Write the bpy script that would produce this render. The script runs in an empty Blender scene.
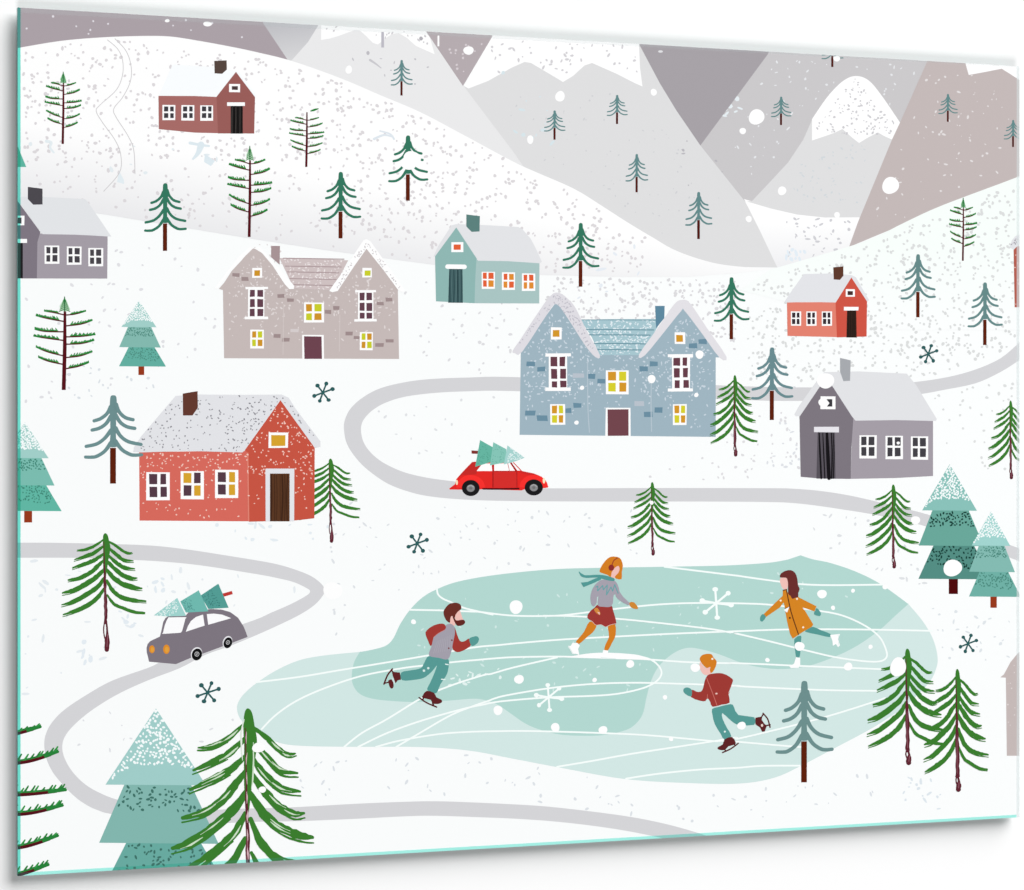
import bpy, math, random
import numpy as np
from mathutils import Vector, geometry

# ------------------------------------------------------------------ camera, light, exposure
scene = bpy.context.scene
COL = scene.collection
XL, XR = 17.7, 1019.4                 # left / right edge of the picture in the photograph
HL, HR = 868.6, 750.9                 # its height there
HOR = 441.8                           # eye level
H = 0.70
W = 0.9333
CX = 512.0
k = H * (1 / HR - 1 / HL)
x1, x2 = (XL - CX) * H / HL, (XR - CX) * H / HR
dX = x2 - x1
FPX = math.sqrt(W * W - dX * dX) / k
dL = FPX * H / HL
ct, st = dX / W, k * FPX / W
PLx, PLy = x1, dL
CAM = (-(PLx * ct + PLy * st) - W / 2, -(-PLx * st + PLy * ct), H / 2)

cam_d = bpy.data.cameras.new('camera')
cam = bpy.data.objects.new('camera', cam_d)
COL.objects.link(cam)
cam.location = CAM
cam.rotation_euler = (math.radians(90), 0, -math.atan2(st, ct))
cam_d.sensor_width = 36.0
cam_d.lens = 36.0 * FPX / 1024.0
cam_d.shift_y = -(445.0 - HOR) / 1024.0
cam_d.clip_start, cam_d.clip_end = 0.05, 100
scene.camera = cam

world = bpy.data.worlds.new('World')
scene.world = world
world.use_nodes = True
bg = world.node_tree.nodes['Background']
bg.inputs[0].default_value = (1, 1, 1, 1)
bg.inputs[1].default_value = 0.04

def lamp(name, loc, target, size, power, color=(1, 1, 1)):
    d = bpy.data.lights.new(name, 'AREA')
    d.shape = 'DISK'
    d.size = size
    d.energy = power
    d.color = color
    o = bpy.data.objects.new(name, d)
    COL.objects.link(o)
    o.location = loc
    o.rotation_euler = (Vector(target) - Vector(loc)).to_track_quat('-Z', 'Y').to_euler()
    return o
lamp('studio_softbox', (9.2, -11.5, 13.6), (0, 0, 0.35), 19, 7270)
lamp('fill_softbox', (-2.5, -11.0, -9.0), (0, 0, 0.35), 6, 1000)

scene.view_settings.view_transform = 'Standard'
scene.view_settings.look = 'None'
scene.view_settings.exposure = 0
scene.view_settings.gamma = 1
EXPO = 1.25                            # light on the print; ink albedo = wanted colour / EXPO

# ------------------------------------------------------------------ helpers
def at(px, py):
    """point of the picture plane (y = 0) seen at a place of the photograph"""
    a, b = (px - CX) / FPX, (HOR - py) / FPX
    rx, ry = ct * a + st, -st * a + ct
    t = -CAM[1] / ry
    return (CAM[0] + rx * t, CAM[2] + b * t)

def lin(c):
    c /= 255.0
    return c / 12.92 if c <= 0.04045 else ((c + 0.055) / 1.055) ** 2.4
MATS = {}
def ink(c):
    if c in MATS: return MATS[c]
    m = bpy.data.materials.new('ink_%d_%d_%d' % c)
    m.use_nodes = True
    b = m.node_tree.nodes['Principled BSDF']
    b.inputs['Base Color'].default_value = (*[lin(v) / EXPO for v in c], 1)
    b.inputs['Roughness'].default_value = 0.45
    b.inputs['Specular IOR Level'].default_value = 0.04
    MATS[c] = m
    return m

def catmull(p, closed, n=6):
    out, L = [], len(p)
    rng = range(L) if closed else range(L - 1)
    for i in rng:
        if closed: a, b, c, d = p[i - 1], p[i], p[(i + 1) % L], p[(i + 2) % L]
        else: a, b, c, d = p[max(i - 1, 0)], p[i], p[i + 1], p[min(i + 2, L - 1)]
        for j in range(n):
            t = j / n
            out.append(tuple(0.5 * (2 * b[q] + (c[q] - a[q]) * t + (2 * a[q] - 5 * b[q] + 4 * c[q] - d[q]) * t * t
                             + (3 * b[q] - a[q] - 3 * c[q] + d[q]) * t ** 3) for q in range(len(b))))
    if not closed: out.append(tuple(p[-1]))
    return out

def T(f, pts):
    return [(f[0] + x / f[2], f[1] + y / f[2]) for x, y in pts]
def I(n): return (1, 0, n)
ID = (0, 0, 1)

def clip(poly):
    """keep what lies on the picture (world x/z)"""
    for ax, lim, sg in ((0, -W / 2, 1), (0, W / 2, -1), (1, 0, 1), (1, H, -1)):
        out = []
        for i in range(len(poly)):
            a, b = poly[i - 1], poly[i]
            da, db = (a[ax] - lim) * sg, (b[ax] - lim) * sg
            if (da >= 0) != (db >= 0):
                t = da / (da - db)
                out.append((a[0] + (b[0] - a[0]) * t, a[1] + (b[1] - a[1]) * t))
            if db >= 0: out.append(b)
        poly = out
        if len(poly) < 3: return []
    return poly

SUB = 3e-6                             # one ink layer
ORDER = []
class Art:
    """one printed piece = ONE mesh; pieces are stacked in ink layers a few microns apart"""
    def __init__(s, name, parent=None, level=0, label=None, group=None, kind=None):
        s.name, s.parent, s.label, s.group, s.kind = name, parent, label, group, kind
        s.root = parent.root if isinstance(parent, Art) else s
        s.level = parent.level if isinstance(parent, Art) else level
        s.P, s.Y = [], {}
        s.V, s.F, s.M, s.mats = [], [], [], []
        s.kids = []
        if isinstance(parent, Art): parent.kids.append(s)
    def mat(s, c):
        m = ink(c) if isinstance(c, tuple) else c
        if m not in s.mats: s.mats.append(m)
        return s.mats.index(m)
    def raw(s, wp, mi):
        wp = clip(wp)
        if len(wp) < 3: return
        q = [wp[0]]
        for p in wp[1:]:
            if abs(p[0] - q[-1][0]) + abs(p[1] - q[-1][1]) > 2e-6: q.append(p)
        if abs(q[0][0] - q[-1][0]) + abs(q[0][1] - q[-1][1]) < 2e-6: q.pop()
        if len(q) < 3: return
        s.P.append((q, mi))
        ORDER.append((s.root.level, len(ORDER), s, len(s.P) - 1))
    def mesh(s):
        for (q, mi), y in zip(s.P, s.Y):
            o = len(s.V)
            s.V += [(p[0], y, p[1]) for p in q]
            for t in geometry.tessellate_polygon([[Vector((p[0], p[1], 0)) for p in q]]):
                a, b, c = [q[i] for i in t]
                cr = (b[0] - a[0]) * (c[1] - a[1]) - (b[1] - a[1]) * (c[0] - a[0])
                if abs(cr) < 1e-13: continue
                t = t if cr > 0 else (t[0], t[2], t[1])
                s.F.append(tuple(o + i for i in t)); s.M.append(mi)
    def poly(s, pts, c, f=ID, smooth=0, inc=True):
        p = T(f, pts)
        if smooth: p = catmull(p, True, smooth)
        s.raw([at(*v) for v in p], s.mat(c))
        return s
    def rect(s, l, t, r, b, c, f=ID, inc=True, j=0.0):
        e = [random.uniform(-j, j) for _ in range(8)]
        return s.poly([(l + e[0], t + e[1]), (r + e[2], t + e[3]), (r + e[4], b + e[5]), (l + e[6], b + e[7])], c, f, 0, inc)
    def ell(s, cx, cy, rx, ry, c, f=ID, n=28, inc=True, wob=0.0, rot=0.0):
        ph = random.uniform(0, 6)
        P = []
        for i in range(n):
            a = 2 * math.pi * i / n
            r = 1 + wob * math.sin(2 * a + ph) + wob * 0.6 * math.sin(3 * a + 2 * ph)
            x, y = rx * math.cos(a) * r, ry * math.sin(a) * r
            P.append((cx + x * math.cos(rot) - y * math.sin(rot), cy + x * math.sin(rot) + y * math.cos(rot)))
        return s.poly(P, c, f, 0, inc)
    def stroke(s, pts, w, c, f=ID, smooth=5, inc=True, rough=0.0, caps=True):
        """w: one width or (root, ..., tip) widths, in the frame's units"""
        n = len(pts)
        if not smooth and n > 2 and not isinstance(w, (list, tuple)) and n < 20:
            for i in range(n - 1): s.stroke(pts[i:i + 2], w, c, f, 0)
            return s
        ws = w if isinstance(w, (list, tuple)) else [w] * n
        if len(ws) != n:
            ws = [ws[0] + (ws[-1] - ws[0]) * i / (n - 1) for i in range(n)] if len(ws) == 2 else \
                 [ws[min(int(i / (n - 1) * (len(ws) - 1) + .5), len(ws) - 1)] for i in range(n)]
        q = [(p[0], p[1], ws[i]) for i, p in enumerate(pts)]
        if smooth and n > 2: q = catmull(q, False, smooth)
        if len(q) > 30 and not rough:
            for i in range(0, len(q) - 1, 7):
                e = q[i:i + 8]
                s.stroke([(p[0], p[1]) for p in e], [p[2] for p in e], c, f, 0)
            return s
        L, R = [], []
        for i, p in enumerate(q):
            a, b = q[max(i - 1, 0)], q[min(i + 1, len(q) - 1)]
            dx, dy = b[0] - a[0], b[1] - a[1]
            d = math.hypot(dx, dy) or 1
            r1 = p[2] / 2 * (1 + random.uniform(-rough, rough)); r2 = p[2] / 2 * (1 + random.uniform(-rough, rough))
            L.append((p[0] - dy / d * r1, p[1] + dx / d * r1)); R.append((p[0] + dy / d * r2, p[1] - dx / d * r2))
        cap = []
        if caps:
            p, a = q[-1], q[-2]
            an = math.atan2(p[1] - a[1], p[0] - a[0])
            cap = [(p[0] + p[2] / 2 * math.cos(an + t), p[1] + p[2] / 2 * math.sin(an + t)) for t in (1.1, .55, 0, -.55, -1.1)]
            p, a = q[0], q[1]
            an = math.atan2(p[1] - a[1], p[0] - a[0])
            cap2 = [(p[0] + p[2] / 2 * math.cos(an + t), p[1] + p[2] / 2 * math.sin(an + t)) for t in (1.1, .55, 0, -.55, -1.1)]
        else: cap2 = []
        return s.poly(L + cap + R[::-1] + cap2, c, f, 0, inc)
    def specks(s, region, n, r, c, f=ID, seed=1, dash=0.0, dens=None, avoid=()):
        """loose printed flecks inside a region, all in one ink layer"""
        rnd = random.Random(seed)
        P = T(f, region)
        xs, ys = [p[0] for p in P], [p[1] for p in P]
        mi = s.mat(c)
        got, tries, kept = 0, 0, []
        while got < n and tries < n * 60:
            tries += 1
            a = (rnd.uniform(min(xs), max(xs)), rnd.uniform(min(ys), max(ys)))
            if not inside(a, P): continue
            if dens and rnd.random() > dens(*a): continue
            q = rnd.uniform(r[0], r[1])
            if any(abs(a[0] - b[0]) + abs(a[1] - b[1]) < (q + b[2]) * 1.25 for b in kept[-80:]): continue
            kept.append((a[0], a[1], q))
            e = 1 + rnd.uniform(0, dash)
            an = rnd.uniform(0, 3.14)
            pts = []
            for i in range(7):
                t = 2 * math.pi * i / 7
                u, v = q * e * math.cos(t) * rnd.uniform(.8, 1.15), q / math.sqrt(e) * math.sin(t) * rnd.uniform(.8, 1.15)
                pts.append(at(a[0] + u * math.cos(an) - v * math.sin(an), a[1] + u * math.sin(an) + v * math.cos(an)))
            s.raw(pts, mi)
            got += 1
        return s
    def build(s, parent_obj, parent_c):
        s.Y = [s.Y[i] for i in range(len(s.P))]
        s.mesh()
        if not s.V:
            for kd in s.kids: kd.build(parent_obj, parent_c)
            return None
        xs, zs = [v[0] for v in s.V], [v[2] for v in s.V]
        c = Vector(((min(xs) + max(xs)) / 2, 0, min(zs)))
        me = bpy.data.meshes.new(s.name)
        me.from_pydata([(v[0] - c.x, v[1], v[2] - c.z) for v in s.V], [], s.F)
        for m in s.mats: me.materials.append(m)
        me.polygons.foreach_set('material_index', s.M)
        o = bpy.data.objects.new(s.name, me)
        COL.objects.link(o)
        o.parent = parent_obj
        o.location = c - parent_c
        for kk, v in (('label', s.label), ('group', s.group), ('kind', s.kind)):
            if v: o[kk] = v
        for kd in s.kids: kd.build(o, c)
        return o

def inside(p, P):
    r = False
    for i in range(len(P)):
        a, b = P[i - 1], P[i]
        if (a[1] > p[1]) != (b[1] > p[1]) and p[0] < (b[0] - a[0]) * (p[1] - a[1]) / (b[1] - a[1]) + a[0]: r = not r
    return r
random.seed(4)

def box(name, x0, x1, y0, y1, z0, z1, m, parent=None):
    v = [(x, y, z) for x in (x0, x1) for y in (y0, y1) for z in (z0, z1)]
    fc = [(0, 1, 3, 2), (4, 6, 7, 5), (0, 4, 5, 1), (2, 3, 7, 6), (0, 2, 6, 4), (1, 5, 7, 3)]
    me = bpy.data.meshes.new(name)
    me.from_pydata(v, [], fc)
    me.materials.append(m)
    o = bpy.data.objects.new(name, me)
    COL.objects.link(o)
    if parent: o.parent = parent
    return o

def surface(name, c, rough=.5, noise=0.0):
    m = bpy.data.materials.new(name)
    m.use_nodes = True
    nt = m.node_tree
    b = nt.nodes['Principled BSDF']
    b.inputs['Base Color'].default_value = (*c, 1)
    b.inputs['Roughness'].default_value = rough
    b.inputs['Specular IOR Level'].default_value = 0.1
    if noise:
        n = nt.nodes.new('ShaderNodeTexNoise'); n.inputs['Scale'].default_value = 900
        bp = nt.nodes.new('ShaderNodeBump'); bp.inputs['Strength'].default_value = noise; bp.inputs['Distance'].default_value = .0004
        nt.links.new(n.outputs['Fac'], bp.inputs['Height']); nt.links.new(bp.outputs['Normal'], b.inputs['Normal'])
    return m

# ------------------------------------------------------------------ the wall and the glass panel
TH, GAP = 0.004, 0.0072                 # glass thickness, distance to the wall
YB = 0.0                          # front face of the glass under all the ink
WALLY = YB + TH + GAP
wall = box('wall', -3.2, 3.6, WALLY, WALLY + .1, -2.6, 3.2, surface('white_wall_paint', (.79, .79, .79), .9, .05))
wall['kind'] = 'structure'

root = bpy.data.objects.new('glass_picture', None)
COL.objects.link(root)
root.empty_display_size = .1
root.location = (0, 0, 0)
root['label'] = 'large glass picture of a snowy village with pond skaters hanging on the white wall'
root['category'] = 'wall picture'

m_glass = surface('teal_float_glass', (.10, .30, .28), .2)
box('glass_pane', -W / 2, W / 2, YB, YB + TH, 0, H, m_glass, root)
box('mounting_plate', -W / 2 + .16, W / 2 - .16, YB + TH, WALLY - .0003, .16, H - .16, surface('aluminium_plate', (.55, .55, .56), .4), root)

def edge_glass(name, tint, milk, milkcol):
    m = bpy.data.materials.new(name)
    m.use_nodes = True
    nt = m.node_tree
    nt.nodes.remove(nt.nodes['Principled BSDF'])
    t = nt.nodes.new('ShaderNodeBsdfTransparent'); t.inputs[0].default_value = (*tint, 1)
    d = nt.nodes.new('ShaderNodeBsdfDiffuse'); d.inputs[0].default_value = (*milkcol, 1)
    mx = nt.nodes.new('ShaderNodeMixShader'); mx.inputs[0].default_value = milk
    nt.links.new(t.outputs[0], mx.inputs[1]); nt.links.new(d.outputs[0], mx.inputs[2])
    nt.links.new(mx.outputs[0], nt.nodes['Material Output'].inputs[0])
    return m
def edge(a, b, w1, w2, m, label):
    """a polished rim strip along the border, clear tinted glass over the print"""
    (ax, az), (bx, bz) = a, b
    if abs(ax - bx) < 1e-6:
        s = 1 if ax < 0 else -1
        P = [(ax, az), (bx, bz), (bx + s * w2, bz), (ax + s * w1, az)]
    else:
        s = 1 if az < H / 2 else -1
        P = [(ax, az), (bx, bz), (bx, bz + s * w2), (ax, az + s * w1)]
    e = Art('polished_edge', None, 20, label)
    PARTS.append(e)
    e.raw(P, e.mat(m))
PARTS = []
def art(name, level, label=None, group=None, kind=None):
    a = Art(name, None, level, label, group, kind)
    PARTS.append(a)
    return a
def G(c, r): return (256 * c, (0, 222, 444, 668)[r], 4)

# ------------------------------------------------------------------ printed ground, mountains, hill
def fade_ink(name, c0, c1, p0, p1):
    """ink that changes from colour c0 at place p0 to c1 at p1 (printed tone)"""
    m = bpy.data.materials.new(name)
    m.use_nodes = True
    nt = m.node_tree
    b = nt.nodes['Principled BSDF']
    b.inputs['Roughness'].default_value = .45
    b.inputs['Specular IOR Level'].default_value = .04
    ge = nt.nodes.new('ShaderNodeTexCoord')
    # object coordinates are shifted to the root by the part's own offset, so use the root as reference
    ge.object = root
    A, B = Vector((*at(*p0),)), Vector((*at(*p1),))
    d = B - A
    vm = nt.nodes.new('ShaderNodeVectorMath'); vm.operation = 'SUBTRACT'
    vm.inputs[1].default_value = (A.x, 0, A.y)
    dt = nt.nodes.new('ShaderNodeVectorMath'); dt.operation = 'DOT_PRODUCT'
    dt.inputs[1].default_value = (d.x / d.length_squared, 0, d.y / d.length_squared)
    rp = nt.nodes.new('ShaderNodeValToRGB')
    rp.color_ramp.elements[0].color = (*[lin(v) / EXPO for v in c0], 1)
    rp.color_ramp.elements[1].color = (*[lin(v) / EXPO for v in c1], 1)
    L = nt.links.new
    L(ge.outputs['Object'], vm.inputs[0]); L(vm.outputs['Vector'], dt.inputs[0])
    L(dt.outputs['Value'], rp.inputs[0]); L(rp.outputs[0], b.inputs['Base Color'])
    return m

SNOW = (250, 252, 252)
WHITE = (254, 254, 254)
a = art('snow_ground', -5)
a.poly([(0, -20), (1040, -20), (1040, 900), (0, 900)], SNOW)

TOPY = lambda x: 0
a = art('mountain', -4, 'dark mauve mountain at the top left corner')
a.poly([(10, -10), (263, 0), (263, 23), (288.5, 60), (300, 80), (10, 80)], (170, 160, 166))
a.specks([(22, 10), (250, 22), (250, 40), (22, 40)], 12, (.8, 1.3), (225, 222, 228), seed=3)
a = art('mountain', -4, 'blue grey mountain face left of the pale double peak')
a.poly([(263, 0), (330, 0), (318.5, 25.5), (308, 42), (292, 61), (288.5, 61), (263, 23)], fade_ink('grey_face', (188, 188, 193), (214, 214, 216), (285, 20), (292, 60)))
a = art('mountain', -3, 'pale grey mountain with a jagged white cap left of the mauve notch')
a.poly([(318.5, 25), (320, 0), (420, 0), (426.5, 32), (464, 86), (512, 149), (530, 172), (480, 160), (400, 130), (292, 75), (288, 62), (292, 60), (308, 42)], (233, 233, 234))
cap = Art('snow_cap', a)
cap.poly([(321.5, 10), (420, 10), (426, 32), (430, 38), (434.7, 54.3), (425, 50), (416, 46), (407, 38), (398.5, 33), (392, 34), (386, 38), (378, 44.5), (373, 43), (366, 36), (360, 30.5), (354.7, 30), (338.5, 36), (330, 38.5), (321, 40)], WHITE)
cap.specks([(325, 26), (424, 32), (428, 45), (400, 32), (380, 40), (360, 30), (325, 36)], 16, (.6, 1.2), (205, 203, 207), seed=8, dash=.8)
a.specks([(330, 40), (420, 55), (440, 80), (400, 90), (350, 75)], 9, (.7, 1.3), (196, 195, 200), seed=9, dash=1)
a.rect(381.3, 32, 384, 47.5, (186, 184, 194))
a.stroke([(370, 60), (376, 64), (381, 68)], (2.4, 1), (200, 199, 204))
a.ell(368, 53, 1.6, 2, (188, 186, 192)); a.ell(421, 38.5, 1.8, 2, (176, 174, 180))
a = art('mountain', -3, 'dark mauve notch between the two white capped mountains')
a.poly([(426.5, 20), (500, 20), (492, 37), (463, 86), (426.5, 32)], (180, 170, 174))
a.rect(437.5, 35.5, 439.3, 46.3, WHITE)
a.specks([(432, 36), (486, 38), (464, 78)], 14, (.7, 1.5), (214, 206, 210), seed=10)
a = art('mountain', -2, 'broad light grey mountain with a twin white cap at the top middle')
a.poly([(492, 20), (639, 20), (639.5, 45), (660, 83.6), (676.5, 110.7), (700, 145), (745, 201.5), (760, 230), (778, 267.5), (745, 267), (712, 264), (690, 266), (640, 245), (600, 220), (560, 200), (524, 167), (512, 150), (464, 86.5), (492, 37)], (222, 222, 223))
cap = Art('snow_cap', a)
cap.poly([(501.7, 20), (639, 20), (639, 45), (640, 67.5), (642.5, 86.5), (634.5, 83), (617, 74), (600, 66.5), (592, 63), (584.5, 65.5), (573, 76), (563, 82), (548, 73), (531, 63), (524.5, 62), (512, 67.5), (488, 81), (468.5, 88.5), (464, 86)], WHITE)
cap.specks([(494, 38), (637, 46), (638, 78), (595, 60), (563, 79), (528, 60), (480, 80)], 46, (.7, 1.6), (210, 208, 212), seed=11, dash=.7)
a.specks([(490, 90), (640, 95), (730, 210), (660, 235), (540, 165)], 75, (.4, 1.1), (207, 208, 211), seed=12, dash=.8)
a.specks([(500, 70), (545, 75), (560, 160), (520, 150)], 12, (.8, 2.2), (214, 228, 233), seed=13, dash=1)
a.specks([(655, 110), (720, 160), (740, 220), (690, 210)], 6, (.6, 1.5), (184, 182, 188), seed=31, dash=1)
a = art('mountain', -3, 'darkest grey notch right of the broad light grey mountain')
a.poly([(625, 30), (775, 30), (768, 54), (700, 146), (690, 146), (625, 45)], (165, 160, 165))
a.ell(660.5, 51.5, 2.4, 1.2, (225, 225, 228))
a = art('mountain', -3.5, 'mid grey mountain face behind the rounded white peak')
a.poly([(768, 20), (940, 20), (926.7, 62.5), (900, 122.5), (890, 200), (760, 215), (745, 201.5), (700, 145), (768, 54)], (201, 199, 201))
a.specks([(770, 60), (920, 65), (890, 110), (800, 120), (760, 180), (730, 160)], 75, (.4, 1.4), (228, 230, 233), seed=14, dash=1)
a.specks([(715, 95), (745, 98), (738, 118), (722, 116)], 10, (1, 2.6), (228, 236, 240), seed=15, dash=1.5)
a = art('mountain', -1, 'rounded mountain with a white speckled cap at the top right')
a.poly([(747, 201.5), (752, 201), (768, 184), (788, 162.5), (803, 140), (813, 117.5), (828, 96), (843, 81), (855.5, 76), (868, 80), (880.5, 94), (900, 122.5), (905, 150), (868, 222), (859, 217.3), (825, 217.5), (797, 214.5), (771, 208.5)], (222, 222, 223), smooth=0)
cap = Art('snow_cap', a)
cap.poly(catmull([(812, 119), (828, 96), (843, 81), (855.5, 76), (868, 80), (880.5, 94), (900, 122.5)], False, 6) + [(892, 139.5), (885, 136.5), (878, 132.5), (868, 137.5), (859, 143), (852, 137.5), (842.5, 129), (834, 133), (825.5, 136), (812, 140.5)], WHITE)
cap.specks([(816, 124), (855, 79), (894, 122), (890, 134), (816, 134)], 105, (.5, 1.3), (204, 203, 207), seed=16, dash=.6)
a.specks([(800, 160), (870, 140), (860, 205), (790, 200)], 60, (.4, 1.2), (208, 214, 218), seed=17, dash=1)
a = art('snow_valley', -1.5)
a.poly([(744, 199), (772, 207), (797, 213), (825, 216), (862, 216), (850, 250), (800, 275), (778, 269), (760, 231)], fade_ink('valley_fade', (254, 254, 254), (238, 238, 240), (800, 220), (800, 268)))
a.specks([(775, 215), (855, 222), (840, 250), (785, 262)], 34, (.7, 1.8), (206, 206, 211), seed=18, dash=1)
a.specks([(782, 248), (808, 250), (800, 262), (785, 260)], 10, (1.2, 2.6), (226, 236, 244), seed=19, dash=1)
a = art('mountain', 0, 'beige mauve mountain at the top right corner')
a.poly([(926.7, 62.5), (932, 40), (1030, 40), (1030, 172), (943, 207), (904, 224), (849, 247), (858, 222), (892, 139.5), (900, 122.5)], (194, 183, 182))
cap = Art('snow_cap', a)
cap.poly([(965.5, 63.7), (965.5, 40), (1030, 40), (1030, 88), (1018.7, 79.5), (1001.7, 68.7), (985, 72), (968.7, 75)], WHITE)
a.specks([(930, 68), (1010, 78), (1010, 170), (900, 220), (872, 215), (905, 130)], 75, (.4, 1.4), (226, 222, 222), seed=20, dash=.8)

hill_top = [(10, 50), (18, 48), (60, 41), (100, 37.5), (140, 36), (170, 36.5), (200, 41), (230, 46.5), (256, 52), (292, 61), (340, 78), (380, 95), (420, 112), (460, 133), (512, 161), (537, 172.5), (574.5, 189), (604.5, 207.5), (627, 222), (652, 237), (677, 251), (712, 262.5), (745, 267), (778, 268)]
hill_bot = [(740, 273), (687, 277), (620, 277), (540, 275), (431, 264.5), (331, 251), (256, 239.5), (186, 228), (102, 214), (18, 205), (10, 204)]
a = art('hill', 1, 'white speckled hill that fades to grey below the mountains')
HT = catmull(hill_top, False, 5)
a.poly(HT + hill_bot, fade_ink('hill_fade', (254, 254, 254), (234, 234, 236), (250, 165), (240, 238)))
a.specks([(22, 50), (60, 44), (140, 39), (230, 50), (292, 64), (380, 98), (460, 136), (540, 177), (604, 210), (650, 240), (640, 272), (540, 272), (431, 262), (256, 236), (102, 210), (22, 200)],
         1050, (.9, 1.9), (219, 215, 218), seed=21, dash=.35, dens=lambda x, y: .45 if y > 160 and x < 330 else 1)
a.specks([(22, 110), (210, 140), (240, 200), (120, 190), (22, 160)], 10, (.9, 2.4), (228, 236, 240), seed=22, dash=1.4)
a.stroke(T(G(0, 0), [(185, 565), (205, 570), (200, 590), (215, 610)]), (3, 2), (228, 237, 241))
a.stroke([(190, 143), (201, 145), (209, 146)], (3, 2), (221, 233, 239)); a.stroke([(201, 145), (198, 153), (193, 159)], (7, 2), (221, 233, 239))
a.poly([(205, 154), (215, 161), (211, 166), (204, 162)], (222, 234, 240)); a.poly([(119, 171), (124, 180), (124, 184), (117, 182)], (226, 236, 241))
a.stroke([(374, 139), (384, 135), (393, 137)], (2.5, 1.5), (222, 230, 237)); a.stroke([(380, 131), (390, 134), (394, 139)], (1.5, 2), (222, 230, 237))
tr = Art('ski_track', a)
tr.stroke([(430, 160), (470, 195), (490, 240), (490, 300), (465, 360), (400, 420), (385, 445), (410, 490), (460, 560), (483, 620), (478, 690), (415, 765)], 3, (205, 203, 205), G(0, 0))
tr = Art('ski_track', a)
tr.stroke([(460, 155), (505, 205), (525, 270), (520, 330), (490, 390), (455, 435), (465, 470), (510, 540), (535, 600), (540, 695)], 3, (205, 203, 205), G(0, 0))

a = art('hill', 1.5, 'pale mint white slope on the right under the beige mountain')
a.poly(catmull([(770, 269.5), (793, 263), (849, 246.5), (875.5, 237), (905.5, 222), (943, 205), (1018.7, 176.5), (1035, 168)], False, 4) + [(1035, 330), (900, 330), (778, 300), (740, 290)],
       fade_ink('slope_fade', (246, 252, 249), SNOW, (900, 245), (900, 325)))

a = art('snow_speckle', 2, kind='stuff')
def right_d(x, y): return 1.0
a.specks([(780, 272), (849, 252), (905, 228), (1016, 182), (1016, 340), (990, 360), (930, 376), (890, 380), (780, 384), (750, 380), (745, 290)], 760, (.9, 1.8), (218, 220, 220), seed=23, dash=.3)
a.specks([(545, 278), (740, 280), (735, 350), (700, 330), (600, 330), (545, 300)], 250, (.9, 1.9), (218, 217, 220), seed=24, dash=.4)
a.specks([(840, 400), (1014, 378), (1014, 470), (945, 470), (940, 400)], 46, (.9, 1.7), (220, 222, 222), seed=25, dash=.3)
a.specks([(720, 400), (800, 405), (800, 480), (640, 480), (720, 450)], 46, (.9, 1.7), (222, 221, 224), seed=26, dash=.5)
a.specks([(405, 268), (520, 270), (515, 374), (405, 372)], 46, (.9, 1.8), (221, 221, 224), seed=27, dash=.5)
a.specks([(22, 225), (225, 235), (225, 350), (150, 390), (22, 410)], 62, (.9, 1.9), (224, 224, 228), seed=28, dash=.5)
a.specks([(380, 395), (510, 395), (515, 480), (430, 465), (375, 440)], 20, (.8, 1.5), (224, 226, 229), seed=29, dash=.8)
a.specks([(330, 500), (500, 508), (640, 508), (640, 556), (430, 575), (330, 640), (330, 560)], 80, (.7, 1.7), (222, 226, 230), seed=30, dash=1)
a.specks([(24, 560), (250, 575), (300, 590), (180, 640), (60, 690), (24, 700)], 44, (.8, 2.4), (231, 237, 241), seed=32, dash=1.4)
a.specks([(70, 700), (240, 690), (240, 740), (110, 780), (75, 760)], 14, (.7, 1.5), (224, 226, 230), seed=33, dash=1)
a.specks([(300, 755), (480, 755), (700, 790), (860, 770), (900, 800), (700, 825), (420, 795), (300, 800)], 70, (.6, 1.7), (220, 225, 230), seed=34, dash=1)
a.specks([(900, 770), (945, 775), (940, 810), (905, 805)], 16, (.8, 2), (221, 230, 236), seed=35, dash=1.2)
a.specks([(820, 505), (900, 530), (930, 590), (860, 565), (800, 545)], 26, (.8, 1.8), (222, 225, 228), seed=36, dash=1)
a.specks([(930, 600), (1012, 615), (1010, 660), (945, 660)], 26, (.8, 1.8), (222, 228, 232), seed=37, dash=1)
a.specks([(100, 360), (165, 382), (130, 395), (60, 400), (60, 372)], 18, (.8, 1.6), (219, 225, 230), seed=38, dash=1)
a.specks([(210, 522), (330, 525), (330, 545), (215, 540)], 14, (.8, 2.4), (229, 237, 242), seed=39, dash=1.4)
a.specks([(580, 230), (650, 250), (640, 300), (570, 300)], 10, (1, 2.6), (230, 236, 243), seed=40, dash=1.5)
a.specks([(795, 385), (805, 455), (785, 470), (760, 470)], 20, (.8, 1.6), (221, 224, 229), seed=41, dash=1)
a.specks([(150, 580), (168, 578), (165, 592), (152, 596)], 5, (1.5, 3), (228, 236, 242), seed=42, dash=1)
a.specks([(82, 640), (96, 650), (92, 664), (82, 662)], 5, (1.5, 3), (228, 236, 242), seed=43, dash=1)
a.specks([(118, 610), (138, 618), (136, 632), (122, 628)], 6, (1.2, 3), (228, 236, 242), seed=44, dash=1)

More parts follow.
